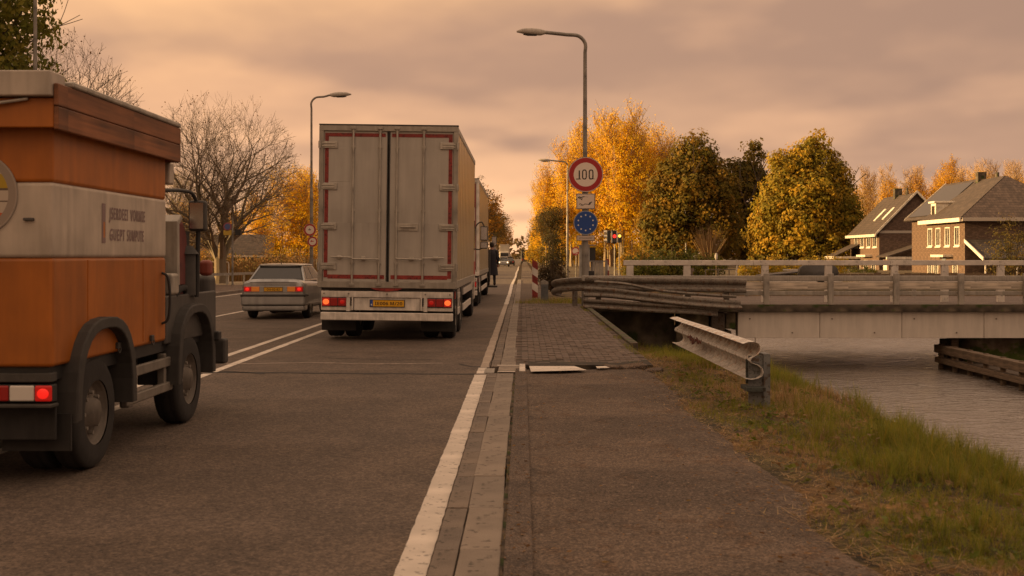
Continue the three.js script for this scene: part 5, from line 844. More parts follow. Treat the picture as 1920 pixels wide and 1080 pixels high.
  part('chimney', bx(42.2, 43.0, rz - 0.5, rz + 0.8, -104.4, -103.8, 0.02), M.darkConcrete, h); part('chimney_pot', rod(V(42.8, rz - 0.1, -101), V(42.8, rz + 0.55, -101), 0.2, 0.16), M.darkConcrete, h);
  part('door_canopy', bx(x0 - 0.9, x0, 1.5, 1.72, -100.6, -97.6, 0.02), M.trim, h);
  part('front_door', bx(x0 - 0.05, x0, g0 + 0.2, 1.4, -100.1, -99.2, 0.01), mat([0.14, 0.15, 0.17], 0.5), h);
  roofSlab([V(x0 + 0.6, 1.3, z0 + 2.6), V(x1, 1.3, z0 + 2.6), V(x1, 2.9, z0), V(x0 + 0.1, 2.9, z0)], 0.12, roofDark, h, 'porch_roof');
  part('porch_board', quadSlab(V(x0 + 0.0, 2.75, z0 + 0.05), V(x0 + 0.55, 1.2, z0 + 2.65), V(x0 + 0.55, 1.5, z0 + 2.65), V(x0 + 0.0, 3.05, z0 + 0.05), 0.1), M.trim, h);
  part('porch_frame', [bx(x0 + 0.7, x0 + 0.8, g0, 1.3, z0 + 2.4, z0 + 2.5), bx(x0 + 2, x0 + 2.1, g0, 1.3, z0 + 2.4, z0 + 2.5), bx(x0 + 3.3, x0 + 3.4, g0, 1.3, z0 + 2.4, z0 + 2.5), bx(x0 + 0.7, x0 + 3.4, 1.15, 1.28, z0 + 2.4, z0 + 2.5)], M.whiteRail, h);

}
{ // low house with tiled roof behind the bare tree, and sheds behind the handrail
  const h = thing('low_house', 'low dark tiled house half hidden behind the bare tree', 'house', [XO(405, 92), 0, -92]);
  part('wall', bx(-4.5, 4.5, -0.2, 1.7, -5, 0), brickWall, h); roofSlab([V(-4.9, 1.6, 0.4), V(4.9, 1.6, 0.4), V(4.3, 3.3, -2.5), V(-4.3, 3.3, -2.5)], 0.12, roofTile, h, 'roof'); roofSlab([V(4.9, 1.6, -5.4), V(-4.9, 1.6, -5.4), V(-4.3, 3.3, -2.5), V(4.3, 3.3, -2.5)], 0.12, roofTile, h, 'roof'); part('gutter_board', bx(-4.9, 4.9, 1.5, 1.66, 0.38, 0.5), M.whiteRail, h); for (const x of [-2.6, 0, 2.6]) { const f = part('window', bx(x - 0.6, x + 0.6, 0.6, 1.4, 0.0, 0.05), M.trim, h); part('pane', bx(x - 0.52, x + 0.52, 0.68, 1.32, 0.05, 0.06), M.glass, f); }
  const d = 62, s1 = thing('garden_shed', 'small dark garden shed with pale roof edge behind the handrail', 'shed', [XO(1480, d), -0.4, -d]);
  part('wall', bx(-1.2, 1.2, -0.5, 0.95, -2, 0), M.timber, s1); roofSlab([V(-1.4, 0.85, 0.2), V(1.4, 1.15, 0.2), V(1.4, 1.15, -2.2), V(-1.4, 0.85, -2.2)], 0.08, roofDark, s1, 'roof'); part('roof_edge', bx(-0.4, 1.4, 1.2, 1.28, 0.2, 0.26), M.trim, s1); part('door', bx(-0.4, 0.3, -0.5, 0.75, 0, 0.03), M.darkConcrete, s1);
  const cov = thing('covered_boat', 'dark hooped boat cover with pale bow behind the handrail', 'boat', [XO(1515, 60), -0.55, -60]);
  part('hull', prism([[-2.4, 0.95], [-2.0, 0.5], [1.4, 0.45], [1.7, 0.95]], 1.3, 0.05).translate(0, 0, -0.65), M.trim, cov); part('cover', ringLoft([[-0.7, 0.3, 0.6, 1.2], [-0.3, 1.0, 0.6, 1.62], [0.3, 1.05, 0.6, 1.64], [0.7, 0.35, 0.6, 1.2]], 20, 2.4).translate(0.5, 0.15, 0), M.plastic, cov); part('gunwale', bx(-2.3, 1.6, 0.96, 1.02, -0.7, 0.7, 0.02), M.timber, cov);
  const fr = thing('swing_set', 'thin rusty swing frame with white leg behind the handrail', 'swing', [XO(1350, 62), -0.3, -62]); part('top_bar', bx(-0.8, 0.85, 1.12, 1.18, -0.03, 0.03), M.oldSteel, fr); for (const x of [-0.8, -0.1, 0.5]) part('leg', bx(x - 0.03, x + 0.03, -0.4, 1.12, -0.03, 0.03), M.oldSteel, fr); part('white_leg', rod(V(0.75, -0.4, 0), V(0.95, 1.4, 0), 0.04), M.trim, fr);
  const bs = thing('brick_stack', 'stacked paving bricks behind the second handrail post', 'bricks', [XO(1296, 58), 0, -58]); for (let i = 0; i < 6; i++) part('brick', box(0.22 + 0.05 * (i % 2), 0.16, 0.3, (i % 2) * 0.05 - 0.05, -0.05 + i * 0.17, 0, 0.01), M.brickPave[i % 4], bs);
  const pk = thing('pallet_boards', 'few leaning weathered boards left of the first handrail post', 'boards', [XO(1168, 50), 0, -50]); for (let i = 0; i < 5; i++) part('board', rod(V(-0.35 + i * 0.13, 0, 0), V(-0.22 + i * 0.13, 0.65, -0.1), 0.035, 0.03, 5), M.whiteRail, pk);
  const hedge = thing('garden_fence', 'dark board fence at the gardens below the houses', 'fence', [24, -1.1, -88]); for (let i = 0; i < 24; i++) part('board', bx(i * 0.6, i * 0.6 + 0.57, 0, 1.3 + 0.1 * hash(i, 4), -0.04, 0.0), M.timber, hedge);
}
{ // long block added left of the road, outside the picture, that keeps the low sun off the foreground
  const h = thing('shade_block', 'long unseen brick block added left of the road to shade the foreground', 'shade_caster', [-46, 0, 0]);
  part('wall', bx(0, 11, -0.3, 17, -58, 45), brickWall, h); part('roof', bx(-0.4, 11.4, 17, 17.4, -58.4, 45.4), M.darkConcrete, h);
  for (let f = 0; f < 5; f++) for (let i = 0; i < 12; i++) part('window', bx(11, 11.06, 1.2 + f * 3.1, 2.9 + f * 3.1, -54 + i * 8, -51 + i * 8), M.glass, h);
}

// ---------------------------------------------------------------- vegetation
class Acc {
  constructor() { this.p = []; this.c = []; }
  tri(a, b, c, k) { this.p.push(a.x, a.y, a.z, b.x, b.y, b.z, c.x, c.y, c.z); for (let i = 0; i < 3; i++) this.c.push(k[0], k[1], k[2]); }
  tube(a, b, ra, rb, n, k) {
    const d = b.clone().sub(a).normalize(), u = Math.abs(d.y) < 0.9 ? V(0, 1, 0) : V(1, 0, 0), s = new THREE.Vector3().crossVectors(d, u).normalize(), t = new THREE.Vector3().crossVectors(d, s);
    const ring = (o, r) => Array.from({ length: n }, (_, i) => { const an = i / n * Math.PI * 2; return o.clone().addScaledVector(s, Math.cos(an) * r).addScaledVector(t, Math.sin(an) * r); }), A = ring(a, ra), B = ring(b, rb);
    for (let i = 0; i < n; i++) { const j = (i + 1) % n; this.tri(A[i], A[j], B[j], k); this.tri(A[i], B[j], B[i], k); }
  }
  leaf(c, s, k, out) {                                         // out: the way the blade faces, roughly
    const n = V(rr(-1, 1), rr(-1, 1), rr(-1, 1)); if (out) n.multiplyScalar(0.75).add(out); n.normalize();
    const d = new THREE.Vector3().crossVectors(n, V(rr(-1, 1), rr(-1, 1), rr(-1, 1))).normalize(), e = new THREE.Vector3().crossVectors(d, n);
    const a = c.clone().addScaledVector(d, -s / 2), b = c.clone().addScaledVector(d, s / 2), l = c.clone().addScaledVector(e, s * 0.33).addScaledVector(n, s * 0.1), r = c.clone().addScaledVector(e, -s * 0.33).addScaledVector(n, s * 0.1);
    this.tri(a, l, b, k); this.tri(a, b, r, k);
  }
  mesh(name, m, parent) { const g = new THREE.BufferGeometry(); g.setAttribute('position', new THREE.Float32BufferAttribute(this.p, 3)); g.setAttribute('color', new THREE.Float32BufferAttribute(this.c, 3)); g.computeVertexNormals(); const o = new THREE.Mesh(g, m); o.name = name; o.castShadow = o.receiveShadow = true; parent.add(o); return o; }
}
const leafMat = new THREE.MeshPhysicalMaterial({ vertexColors: true, roughness: 0.95, specularIntensity: 0.25, side: THREE.DoubleSide, transmission: 0.5, thickness: 0 });
const barkMat = new THREE.MeshStandardMaterial({ vertexColors: true, roughness: 0.95, side: THREE.DoubleSide });
const vary = (c, v) => { const l = 1 + (rnd() - 0.5) * v; return [c[0] * l * rr(0.92, 1.08), c[1] * l, c[2] * l * rr(0.85, 1.15)]; };
function crown(acc, lobes, nClump, perClump, rad, size, palette, fill = 0.35) {   // leaves in clumps over ellipsoid lobes [x,y,z,rx,ry,rz]
  const w = lobes.map(l => l[3] * l[4] + l[4] * l[5]), tot = w.reduce((a, b) => a + b);
  for (let i = 0; i < nClump; i++) {
    let r = rnd() * tot, k = 0; while (r > w[k] && k < lobes.length - 1) r -= w[k++]; const l = lobes[k];
    const th = rnd() * 6.283, y = rr(-1, 1), q = Math.sqrt(1 - y * y), f = rnd() < fill ? Math.cbrt(rnd()) * 0.85 : rr(0.82, 1.06);
    const c = V(l[0] + q * Math.cos(th) * l[3] * f, l[1] + y * l[4] * f, l[2] + q * Math.sin(th) * l[5] * f), cr = rad * rr(0.6, 1.3), base = pick(palette), face = V(q * Math.cos(th) / l[3], y / l[4] + 0.05, q * Math.sin(th) / l[5]).normalize();
    for (let j = 0; j < perClump; j++) { const p = V(rr(-1, 1), rr(-1, 1), rr(-1, 1)); if (p.lengthSq() > 1) p.multiplyScalar(0.6); acc.leaf(p.clone().multiplyScalar(cr).multiply(V(1, 0.75, 1)).add(c), size * rr(0.6, 1.3), vary(base, 0.5), p.multiplyScalar(0.8).add(face)); }
  }
}
function branch(acc, tips, p, d, len, r, lev, o) {
  const seg = lev < 2 ? 4 : lev < 4 ? 3 : 2; let a = p.clone(), dir = d.clone(), ra = r; const k = vary(o.bark, 0.25);
  const kids = [];
  for (let i = 0; i < seg; i++) {
    dir.add(V(rr(-1, 1), rr(-0.6, 1) * o.up, rr(-1, 1)).multiplyScalar(o.wob)).normalize();
    if (o.hull && lev > 1 && ((a.x / o.hull[0]) ** 2 + ((a.y - o.hull[1]) / o.hull[2]) ** 2 + (a.z / o.hull[0]) ** 2) > 1) { tips.push(a); return; }
    const b = a.clone().addScaledVector(dir, len / seg), rb = ra * (1 - (1 - o.taper) / seg); acc.tube(a, b, ra, rb, lev === 0 ? 10 : lev < 3 ? 6 : 3, k); a = b; ra = rb;
    if (lev > 0 && i < seg - 1 && rnd() < o.side) kids.push([a.clone(), dir.clone(), ra * 0.62, 0.75]);
  }
  if (lev >= o.max) { tips.push(a); return; }
  const n = lev === 0 ? o.fork : rnd() < 0.5 ? 2 : 3, off = rnd() * 6.283;
  for (let i = 0; i < n; i++) kids.push([a, dir, ra * (n === 2 ? 0.78 : 0.68), 1, off + i / n * 6.283]);
  for (const [q, dd, rad, ls, ang] of kids) {
    const u = Math.abs(dd.y) < 0.95 ? V(0, 1, 0) : V(1, 0, 0), s = new THREE.Vector3().crossVectors(dd, u).normalize(), t = new THREE.Vector3().crossVectors(dd, s), an = ang ?? rnd() * 6.283, sp = o.spread * rr(0.65, 1.25) * (ang === undefined ? 1.3 : 1);
    const nd = dd.clone().multiplyScalar(Math.cos(sp)).addScaledVector(s, Math.sin(sp) * Math.cos(an)).addScaledVector(t, Math.sin(sp) * Math.sin(an)); nd.y += o.lift; nd.normalize();
    branch(acc, tips, q, nd, len * o.ratio * ls * rr(0.8, 1.15), Math.max(rad, o.minR), lev + 1, o);
  }
}
function copyThing(o, label, x, y, z, turn, s) { const c = o.clone(); c.name = numbered(o.name.replace(/_\d{3}$/, '')); c.userData = { ...o.userData, label }; c.position.set(x, y, z); c.rotation.y = turn; if (Array.isArray(s)) c.scale.set(...s); else c.scale.setScalar(s); scene.add(c); return c; }
const barkBrown = [0.10, 0.075, 0.05], gold = [[0.74, 0.46, 0.015], [0.80, 0.50, 0.016], [0.66, 0.41, 0.015], [0.56, 0.39, 0.02], [0.74, 0.40, 0.012]];
// bare tree on the left
{
  const d = 62, t = thing('bare_tree', 'large leafless tree with spreading crown behind the silver car', 'tree', [XO(413, d), 0, -d], 0.6);
  const acc = new Acc(), tips = [], o = { bark: [0.18, 0.14, 0.095], up: 0.3, wob: 0.12, taper: 0.62, side: 0.58, max: 7, fork: 5, spread: 0.55, ratio: 0.80, lift: 0.05, minR: 0.0065, hull: [4.35, 5.9, 4.9] };
  const trunk = new Acc(); seed = 4242; trunk.tube(V(0, -0.2, 0), V(0.02, 0.5, 0), 0.46, 0.34, 12, o.bark); trunk.tube(V(0.02, 0.5, 0), V(0, 1.6, 0), 0.34, 0.33, 12, o.bark);
  for (const [a, sp, len] of [[0.2, 0.30, 2.5], [1.7, 0.62, 2.7], [2.9, 0.5, 2.7], [4.1, 0.66, 2.6], [5.3, 0.55, 2.6], [0.9, 0.12, 2.7]]) branch(acc, tips, V(Math.cos(a) * 0.12, 1.4, Math.sin(a) * 0.12), V(Math.sin(sp) * Math.cos(a), Math.cos(sp), Math.sin(sp) * Math.sin(a)), len, 0.19, 1, o);
  trunk.mesh('trunk', barkMat, t); acc.mesh('branches', barkMat, t);
  const lv = new Acc(); for (let i = 0; i < 900; i++) lv.leaf(pick(tips).clone().add(V(rr(-0.2, 0.2), rr(-0.2, 0.2), rr(-0.2, 0.2))), 0.11, vary([0.16, 0.08, 0.03], 0.5)); lv.mesh('leaves', leafMat, t);
  const b2 = copyThing(t, 'leafless tree whose twigs show above the orange truck roof', XO(58, 58), 0, -58, 2.4, 1.28);
  copyThing(t, 'leafless tree standing left behind the low house', XO(345, 80), 0, -80, 1.4, 0.8);
}
// leafy green tree at top left
{
  seed = 99; const d = 37, t = thing('green_tree', 'leafy green tree at the top left corner above the orange truck', 'tree', [XO(-60, d), 0, -d]);
  const tr = new Acc(), tips = []; branch(tr, tips, V(0, 0, 0), V(0, 1, 0), 4.2, 0.24, 0, { bark: barkBrown, up: 0.3, wob: 0.07, taper: 0.7, side: 0.4, max: 4, fork: 4, spread: 0.5, ratio: 0.66, lift: 0.1, minR: 0.012 }); tr.mesh('trunk', barkMat, t);
  const a = new Acc(); crown(a, [[0, 9.0, 0, 2.7, 4.6, 2.7], [1.1, 10.2, 0.4, 1.9, 2.6, 1.7], [0.9, 7.0, 0.6, 1.8, 1.9, 1.6]], 620, 26, 0.5, 0.2, [[0.2, 0.2, 0.03], [0.24, 0.22, 0.035], [0.28, 0.24, 0.04], [0.16, 0.16, 0.025]], 0.4); a.mesh('crown', leafMat, t);
}
// big dense autumn trees
function denseTree(label, px, d, s, lobes, n, palette) {
  const t = thing('autumn_tree', label, 'tree', [XO(px, d), 0, -d]); t.scale.setScalar(s);
  const tr = new Acc(), tips = []; branch(tr, tips, V(0, -0.2, 0), V(0, 1, 0), 3.2, 0.32, 0, { bark: barkBrown, up: 0.3, wob: 0.06, taper: 0.7, side: 0.5, max: 3, fork: 5, spread: 0.5, ratio: 0.9, lift: 0.2, minR: 0.03 }); tr.mesh('trunk', barkMat, t);
  const a = new Acc(); crown(a, lobes, n, 34, 0.8, 0.31, palette, 0.22); a.mesh('crown', leafMat, t); return t;
}
seed = 1234;
const olive = [[0.33, 0.235, 0.022], [0.39, 0.26, 0.022], [0.27, 0.21, 0.022], [0.45, 0.28, 0.022], [0.22, 0.18, 0.02]];
const rusty = [[0.19, 0.135, 0.018], [0.23, 0.145, 0.018], [0.155, 0.12, 0.018], [0.28, 0.165, 0.018], [0.125, 0.105, 0.017]];
denseTree('dark rust coloured tree left of the tall green gold tree', 1294, 162, 1.6, [[0, 5.6, 0, 3.4, 4.2, 3.0], [0.4, 9.7, 0, 1.8, 2.3, 1.7], [1.3, 9.1, 0.3, 1.2, 1.5, 1.2], [-2.2, 6.4, 0.8, 1.9, 2.2, 1.7], [-1.4, 8.4, 0.6, 1.5, 1.8, 1.4], [2.4, 6.6, 0.8, 1.8, 2.2, 1.6], [1.9, 4.2, 1.2, 2.2, 1.8, 1.8], [-2.8, 3.6, 1.0, 1.9, 1.9, 1.7], [0, 2.4, 0.8, 4.3, 2.2, 3.0], [-0.4, 6.8, 2.0, 1.6, 1.5, 1.2]], 1050, rusty);
denseTree('slim dark tree between the rust coloured and the green gold tree', 1396, 190, 1.78, [[0, 5.2, 0, 2.5, 4.4, 2.2], [0.8, 9.2, 0, 0.9, 2.7, 0.9], [-1.4, 7.4, 0, 1.5, 2.6, 1.5], [1.7, 6.2, 0.2, 1.1, 2.3, 1.1], [-0.2, 8.2, 0.3, 0.9, 1.6, 0.9], [2.2, 4.4, 0.2, 1.0, 1.6, 1.0], [0, 2.4, 0.4, 2.9, 2.2, 2.3]], 600, [[0.13, 0.105, 0.018], [0.16, 0.115, 0.018], [0.105, 0.09, 0.016], [0.19, 0.13, 0.02]]);
denseTree('tall broad green gold tree beside the gabled house', 1510, 150, 1.44, [[0, 5.2, 0, 4.0, 4.3, 3.4], [0.6, 9.4, 0, 2.1, 2.4, 2.0], [0.9, 11.3, 0, 1.1, 1.4, 1.1], [-0.7, 10.0, 0.3, 1.0, 1.3, 1.0], [-2.1, 9.0, 0.5, 1.4, 1.7, 1.4], [-2.3, 7.0, 1.0, 1.8, 1.8, 1.6], [2.4, 8.0, 0.5, 1.5, 1.9, 1.5], [3.1, 6.0, 0.8, 1.6, 1.9, 1.5], [-3.2, 4.8, 1.2, 1.9, 2.0, 1.7], [3.6, 3.8, 1.0, 1.7, 2.0, 1.6], [0.4, 6.6, 2.4, 1.9, 1.8, 1.3], [-0.8, 4.0, 2.8, 1.9, 1.7, 1.2], [-3.9, 2.6, 0.6, 1.6, 1.9, 1.5], [0, 2.2, 0.8, 4.9, 2.0, 3.4]], 1700, olive);
// golden poplars: slender stems, thin fine leaves
function poplar(label, h, w, leaves, palette, twigCol, bare, full = 0) {
  const t = thing('golden_poplar', label, 'tree', [0, 0, 0], 0, 'poplars beyond the bridge'); const tr = new Acc(), lv = new Acc(), br = new Acc();
  for (let s = 0; s < 3; s++) {
    let a = V(rr(-0.5, 0.5) * w * 0.4, -0.2, rr(-0.5, 0.5) * w * 0.4), r = rr(0.09, 0.15), dir = V(rr(-0.06, 0.06), 1, rr(-0.06, 0.06)); const H = h * rr(0.86, 1.02), n = 14, k = vary([0.30, 0.22, 0.13], 0.2);
    for (let i = 0; i < n; i++) {
      dir.add(V(rr(-0.05, 0.05), 0, rr(-0.05, 0.05))).normalize(); const b = a.clone().addScaledVector(dir, H / n), rb = r * 0.86; tr.tube(a, b, r, rb, 6, k); a = b; r = rb; const u = i / n;
      if (u > 0.16) for (let j = 0; j < 6; j++) {
        const th = rnd() * 6.283, L = w * 0.55 * (1.15 - u * 0.75) * rr(0.5, 1.1), e = a.clone().add(V(Math.cos(th) * L * 0.62, L * rr(0.7, 1.3), Math.sin(th) * L * 0.62)); br.tube(a, e, 0.028, 0.012, 3, twigCol);
        for (let q = 0; q < 5; q++) { const st = a.clone().lerp(e, rr(0.3, 1)), en = st.clone().add(V(rr(-0.5, 0.5), rr(0.3, 1.1), rr(-0.5, 0.5)).multiplyScalar(w * 0.2)); br.tube(st, en, 0.014, 0.008, 3, twigCol); const m = Math.round(leaves * (u > 0.85 ? bare : 1)); for (let z = 0; z < m; z++) lv.leaf(st.clone().lerp(en, rnd()).add(V(rr(-1, 1), rr(-1, 1), rr(-1, 1)).multiplyScalar(0.3)), rr(0.10, 0.21), vary(pick(palette), 0.4), st.clone().setY(0).normalize()); }
      }
    }
  }
  if (full) crown(lv, [[0, h * 0.52, 0, w * 0.42, h * 0.36, w * 0.42], [w * 0.1, h * 0.72, 0, w * 0.3, h * 0.2, w * 0.3], [0, h * 0.3, 0, w * 0.4, h * 0.2, w * 0.4]], full, 22, 0.55, 0.17, palette, 0.5);
  tr.mesh('trunk', barkMat, t); br.mesh('branches', barkMat, t); lv.mesh('crown', leafMat, t); return t;
}
seed = 555;
const twigTan = [0.34, 0.22, 0.13];
const popA = poplar('yellow poplar directly behind the amber signal lamp', 12.5, 5.6, 9, gold, twigTan, 0.5, 330), popB = poplar('yellow poplar right behind the round signs', 11.5, 6.2, 9, gold, twigTan, 0.4, 360);
popA.position.set(XO(1168, 166), 0, -166); popA.scale.setScalar(1.75); popB.position.set(XO(1120, 170), 0, -170); popB.scale.setScalar(1.7);
[['tall yellow poplar left of the rust coloured tree', popB, 1212, 182, 1.1, 1.85], ['yellow poplar just left of the tall tree behind the signal', popA, 1142, 178, 2.2, 1.78], ['yellow poplar behind the thin far lamp post', popA, 1070, 176, 0.7, 1.5], ['smaller yellow poplar left of the thin far lamp post', popB, 1042, 190, 2.9, 1.4], ['yellow poplar deep behind the lamp post signs', popA, 1096, 186, 4.1, 1.72], ['yellow poplar deep between signal and rust coloured tree', popB, 1186, 196, 5.0, 1.95], ['lowest yellow poplar at the left end of the golden row', popB, 1024, 205, 1.7, 1.22], ['poplar touching the rust coloured tree', popA, 1240, 188, 0.2, 1.62]].forEach(([l, o, px, d, a, s]) => copyThing(o, l, XO(px, d), 0, -d, a, s));
// avenue of brown and gold trees along the road
seed = 777;
function avenueTree(label, palette, h, w) { const t = thing('avenue_tree', label, 'tree', [0, 0, 0], 0, 'trees along the far road'); const tr = new Acc(), tips = []; branch(tr, tips, V(0, -0.1, 0), V(0, 1, 0), h * 0.3, 0.22, 0, { bark: barkBrown, up: 0.4, wob: 0.06, taper: 0.7, side: 0.5, max: 5, fork: 4, spread: 0.42, ratio: 0.72, lift: 0.15, minR: 0.014 }); tr.mesh('trunk', barkMat, t); const a = new Acc(); for (const p of tips) { if (rnd() < 0.5) { const b = pick(palette); for (let i = 0; i < 9; i++) a.leaf(p.clone().add(V(rr(-0.6, 0.6), rr(-0.7, 0.5), rr(-0.6, 0.6))), rr(0.13, 0.28), vary(b, 0.5)); } } crown(a, [[0, h * 0.6, 0, w * 0.42, h * 0.32, w * 0.42]], 90, 18, 0.7, 0.26, palette, 0.5); a.mesh('crown', leafMat, t); return t; }
const rust = [[0.22, 0.11, 0.02], [0.30, 0.15, 0.02], [0.14, 0.085, 0.02], [0.36, 0.18, 0.02], [0.10, 0.07, 0.02]];
const avA = avenueTree('nearest brown gold tree left of the road beyond the lorries', rust, 11, 8), avB = avenueTree('nearest dark brown tree right of the road', [[0.09, 0.07, 0.02], [0.13, 0.08, 0.02], [0.07, 0.062, 0.018], [0.19, 0.11, 0.02]], 11, 7);
avA.position.set(-7.6, 0, -150); avA.scale.setScalar(1.25); avB.position.set(4.6, 0, -168); avB.scale.setScalar(0.95);
const ords = ['second', 'third', 'fourth', 'fifth', 'sixth', 'seventh', 'eighth'];
[172, 194, 220, 250, 290, 340, 410].forEach((d, i) => { copyThing(i === 3 ? avB : avA, ords[i] + ' tree of the row left of the far road', -7.2 + rr(-0.4, 0.4), 0, -d, rr(0, 6), rr(1.15, 1.35)); });
[186, 206, 230, 260, 300, 350, 420].forEach((d, i) => { copyThing(avB, ords[i] + ' tree of the row right of the far road', 4.4 + rr(-0.4, 0.4), 0, -d, rr(0, 6), rr(0.9, 1.1)); });
// yellow trees on the left behind the car
[['bright yellow tree left of the lorry behind the silver car', popB, 545, 90, 0.9, 0.70, 1.2], ['broad yellow tree just behind the signs left of the lorry', popA, 578, 96, 2.2, 0.66, 1.3], ['low yellow tree right of the bare tree trunk', popA, 492, 100, 3.3, 0.55, 1.3], ['faint yellow tree behind the low house', popB, 440, 112, 4.4, 0.50, 1.4], ['small yellow tree behind the open cab', popB, 350, 90, 5.1, 0.5, 1.3]].forEach(([l, o, px, d, a, s, k]) => copyThing(o, l, XO(px, d), 0, -d, a, [s * k, s, s * k]));
// row behind the houses
seed = 888;
const thin = poplar('thin bare topped poplar behind the hipped house', 14, 4.2, 2, [[0.42, 0.26, 0.03], [0.48, 0.29, 0.03], [0.36, 0.22, 0.03]], [0.34, 0.23, 0.14], 0.0), orangeT = poplar('bright orange poplar between the two houses', 13.5, 5.2, 8, [[0.64, 0.36, 0.02], [0.70, 0.41, 0.02], [0.56, 0.31, 0.02]], twigTan, 0.5, 200);
for (const o of [thin, orangeT]) o.userData.group = 'poplars behind the houses';
thin.position.set(XO(1860, 206), 0, -206); thin.scale.setScalar(1.3); orangeT.position.set(XO(1772, 202), 0, -202); orangeT.scale.setScalar(1.3);
[['thin poplar just right of the broad green gold tree', thin, 1622, 165, 0.5, 0.98], ['second thin poplar above the gabled house', thin, 1655, 170, 1.5, 1.02], ['gold poplar above the gabled house roof', orangeT, 1672, 162, 2.5, 0.86], ['thin poplar above the ridge of the gabled house', thin, 1705, 168, 2.9, 1.0], ['orange poplar leaning on the one between the houses', orangeT, 1742, 166, 4.0, 0.92], ['thin poplar behind the orange pair', thin, 1800, 172, 5.2, 1.05], ['gold poplar left of the hipped roof', orangeT, 1812, 168, 1.0, 0.95], ['thin poplar above the hipped roof ridge', thin, 1835, 178, 0.9, 1.1], ['thin poplar at the far right edge behind the roof', thin, 1905, 166, 3.8, 1.05], ['gold poplar at the far right behind the roof', orangeT, 1915, 178, 3.1, 0.95], ['yellow poplar behind the gap right of the green gold tree', orangeT, 1608, 175, 5.5, 0.8], ['slight poplar over the annex of the gabled house', thin, 1638, 180, 4.4, 1.0], ['orange poplar over the chimney of the gabled house', orangeT, 1690, 182, 0.3, 0.88], ['tan poplar left of the orange pair', thin, 1722, 176, 3.6, 1.04], ['orange poplar in the gap left of the hipped house', orangeT, 1757, 186, 5.8, 1.0], ['golden poplar over the dormer', orangeT, 1790, 180, 2.0, 1.02], ['tan poplar over the dormer', thin, 1818, 186, 1.2, 1.08], ['tan poplar over the right chimney', thin, 1852, 188, 2.6, 1.1], ['orange poplar low behind the hipped roof', orangeT, 1880, 190, 4.6, 0.95], ['tan poplar behind the hip apex', thin, 1890, 184, 0.6, 1.12], ['outermost tan poplar at the right picture edge', thin, 1930, 180, 5.0, 1.08]].forEach(([l, o, px, d0, a, s]) => { const d = d0 + 42; copyThing(o, l, XO(px, d), -0.5, -d, a, [s * 1.55, s * 1.28, s * 1.55]); });
// bushes
function bush(label, x, y, d, w, h, palette, n, size = 0.16, name = 'bush') { const t = thing(name, label, 'bush', [x, y, -d]); const a = new Acc(), st = new Acc(); crown(a, [[0, h * 0.5, 0, w * 0.48, h * 0.5, w * 0.4], [w * 0.2, h * 0.42, 0.1, w * 0.3, h * 0.4, w * 0.3], [-w * 0.2, h * 0.4, 0.1, w * 0.3, h * 0.38, w * 0.3]], n, 20, Math.min(w, h) * 0.16, size, palette, 0.4); for (let i = 0; i < 26; i++) { const th = rnd() * 6.283, r = rnd() * w * 0.45; st.tube(V(Math.cos(th) * 0.1, -0.1, Math.sin(th) * 0.1), V(Math.cos(th) * r, h * rr(0.6, 1.05), Math.sin(th) * r), 0.022, 0.007, 3, barkBrown); } st.mesh('stem', barkMat, t); a.mesh('foliage', leafMat, t); return t; }
seed = 321;
const greens = [[0.07, 0.08, 0.012], [0.10, 0.10, 0.014], [0.13, 0.11, 0.015], [0.06, 0.065, 0.012]], browns = [[0.075, 0.05, 0.028], [0.06, 0.045, 0.025], [0.09, 0.055, 0.025]];
bush('rounded dark brown bush beyond the striped marker post', XO(1036, 55), 0, 55, 1.55, 1.45, browns, 150, 0.09);
bush('small dark bush at the end of the crash barrier', XO(1046, 47), 0, 47, 0.8, 0.95, browns, 60, 0.08);
bush('green bush behind the first handrail post', XO(1222, 66), -0.1, 66, 3.6, 1.9, greens, 170);
bush('tall green bush below the rust coloured tree', XO(1262, 74), -0.1, 74, 3.0, 2.4, greens, 170);
bush('broad green bush behind the second handrail post', XO(1312, 82), -0.1, 82, 4.0, 2.0, greens, 150);
bush('olive hedge below the broad green gold tree', XO(1440, 84), -0.4, 84, 5.0, 2.0, olive, 190);
bush('green gold bush left of the gabled house annex', XO(1545, 96), -0.6, 96, 4.6, 2.6, olive, 170);
bush('dark hedge in front of the gabled house', XO(1612, 110), -1.2, 110, 4.4, 2.0, greens, 150);
bush('loose willowy bush in front of the hipped house', XO(1898, 84), -1.0, 84, 3.6, 5.6, [[0.12, 0.09, 0.02], [0.10, 0.085, 0.02], [0.15, 0.10, 0.025]], 130, 0.15);
bush('yellowing bush beside the traffic signal pole', XO(1192, 78), -0.1, 78, 2.6, 2.4, [[0.32, 0.2, 0.02], [0.24, 0.17, 0.02], [0.4, 0.22, 0.02]], 130);
bush('low dark bush left of the road far ahead', -8.2, 0, 110, 3, 2.2, browns, 80);
bush('dark evergreen bush right of the far path', 3.2, 0, 118, 3, 4.4, [[0.06, 0.055, 0.018], [0.08, 0.06, 0.02]], 150);
[[1016, 210, 'left end'], [1052, 206, 'left half'], [1092, 214, 'middle'], [1132, 208, 'middle right'], [1172, 215, 'right half'], [1212, 209, 'right part'], [1250, 216, 'right end']].forEach(([px, d, w], i) => bush('golden undergrowth below the poplar row, ' + w, XO(px, d), -0.1, d, 6.2, 4.2 + 1.4 * hash(i, 8), [[0.45, 0.29, 0.025], [0.36, 0.25, 0.03], [0.28, 0.2, 0.03], [0.5, 0.3, 0.02]], 170, 0.34));
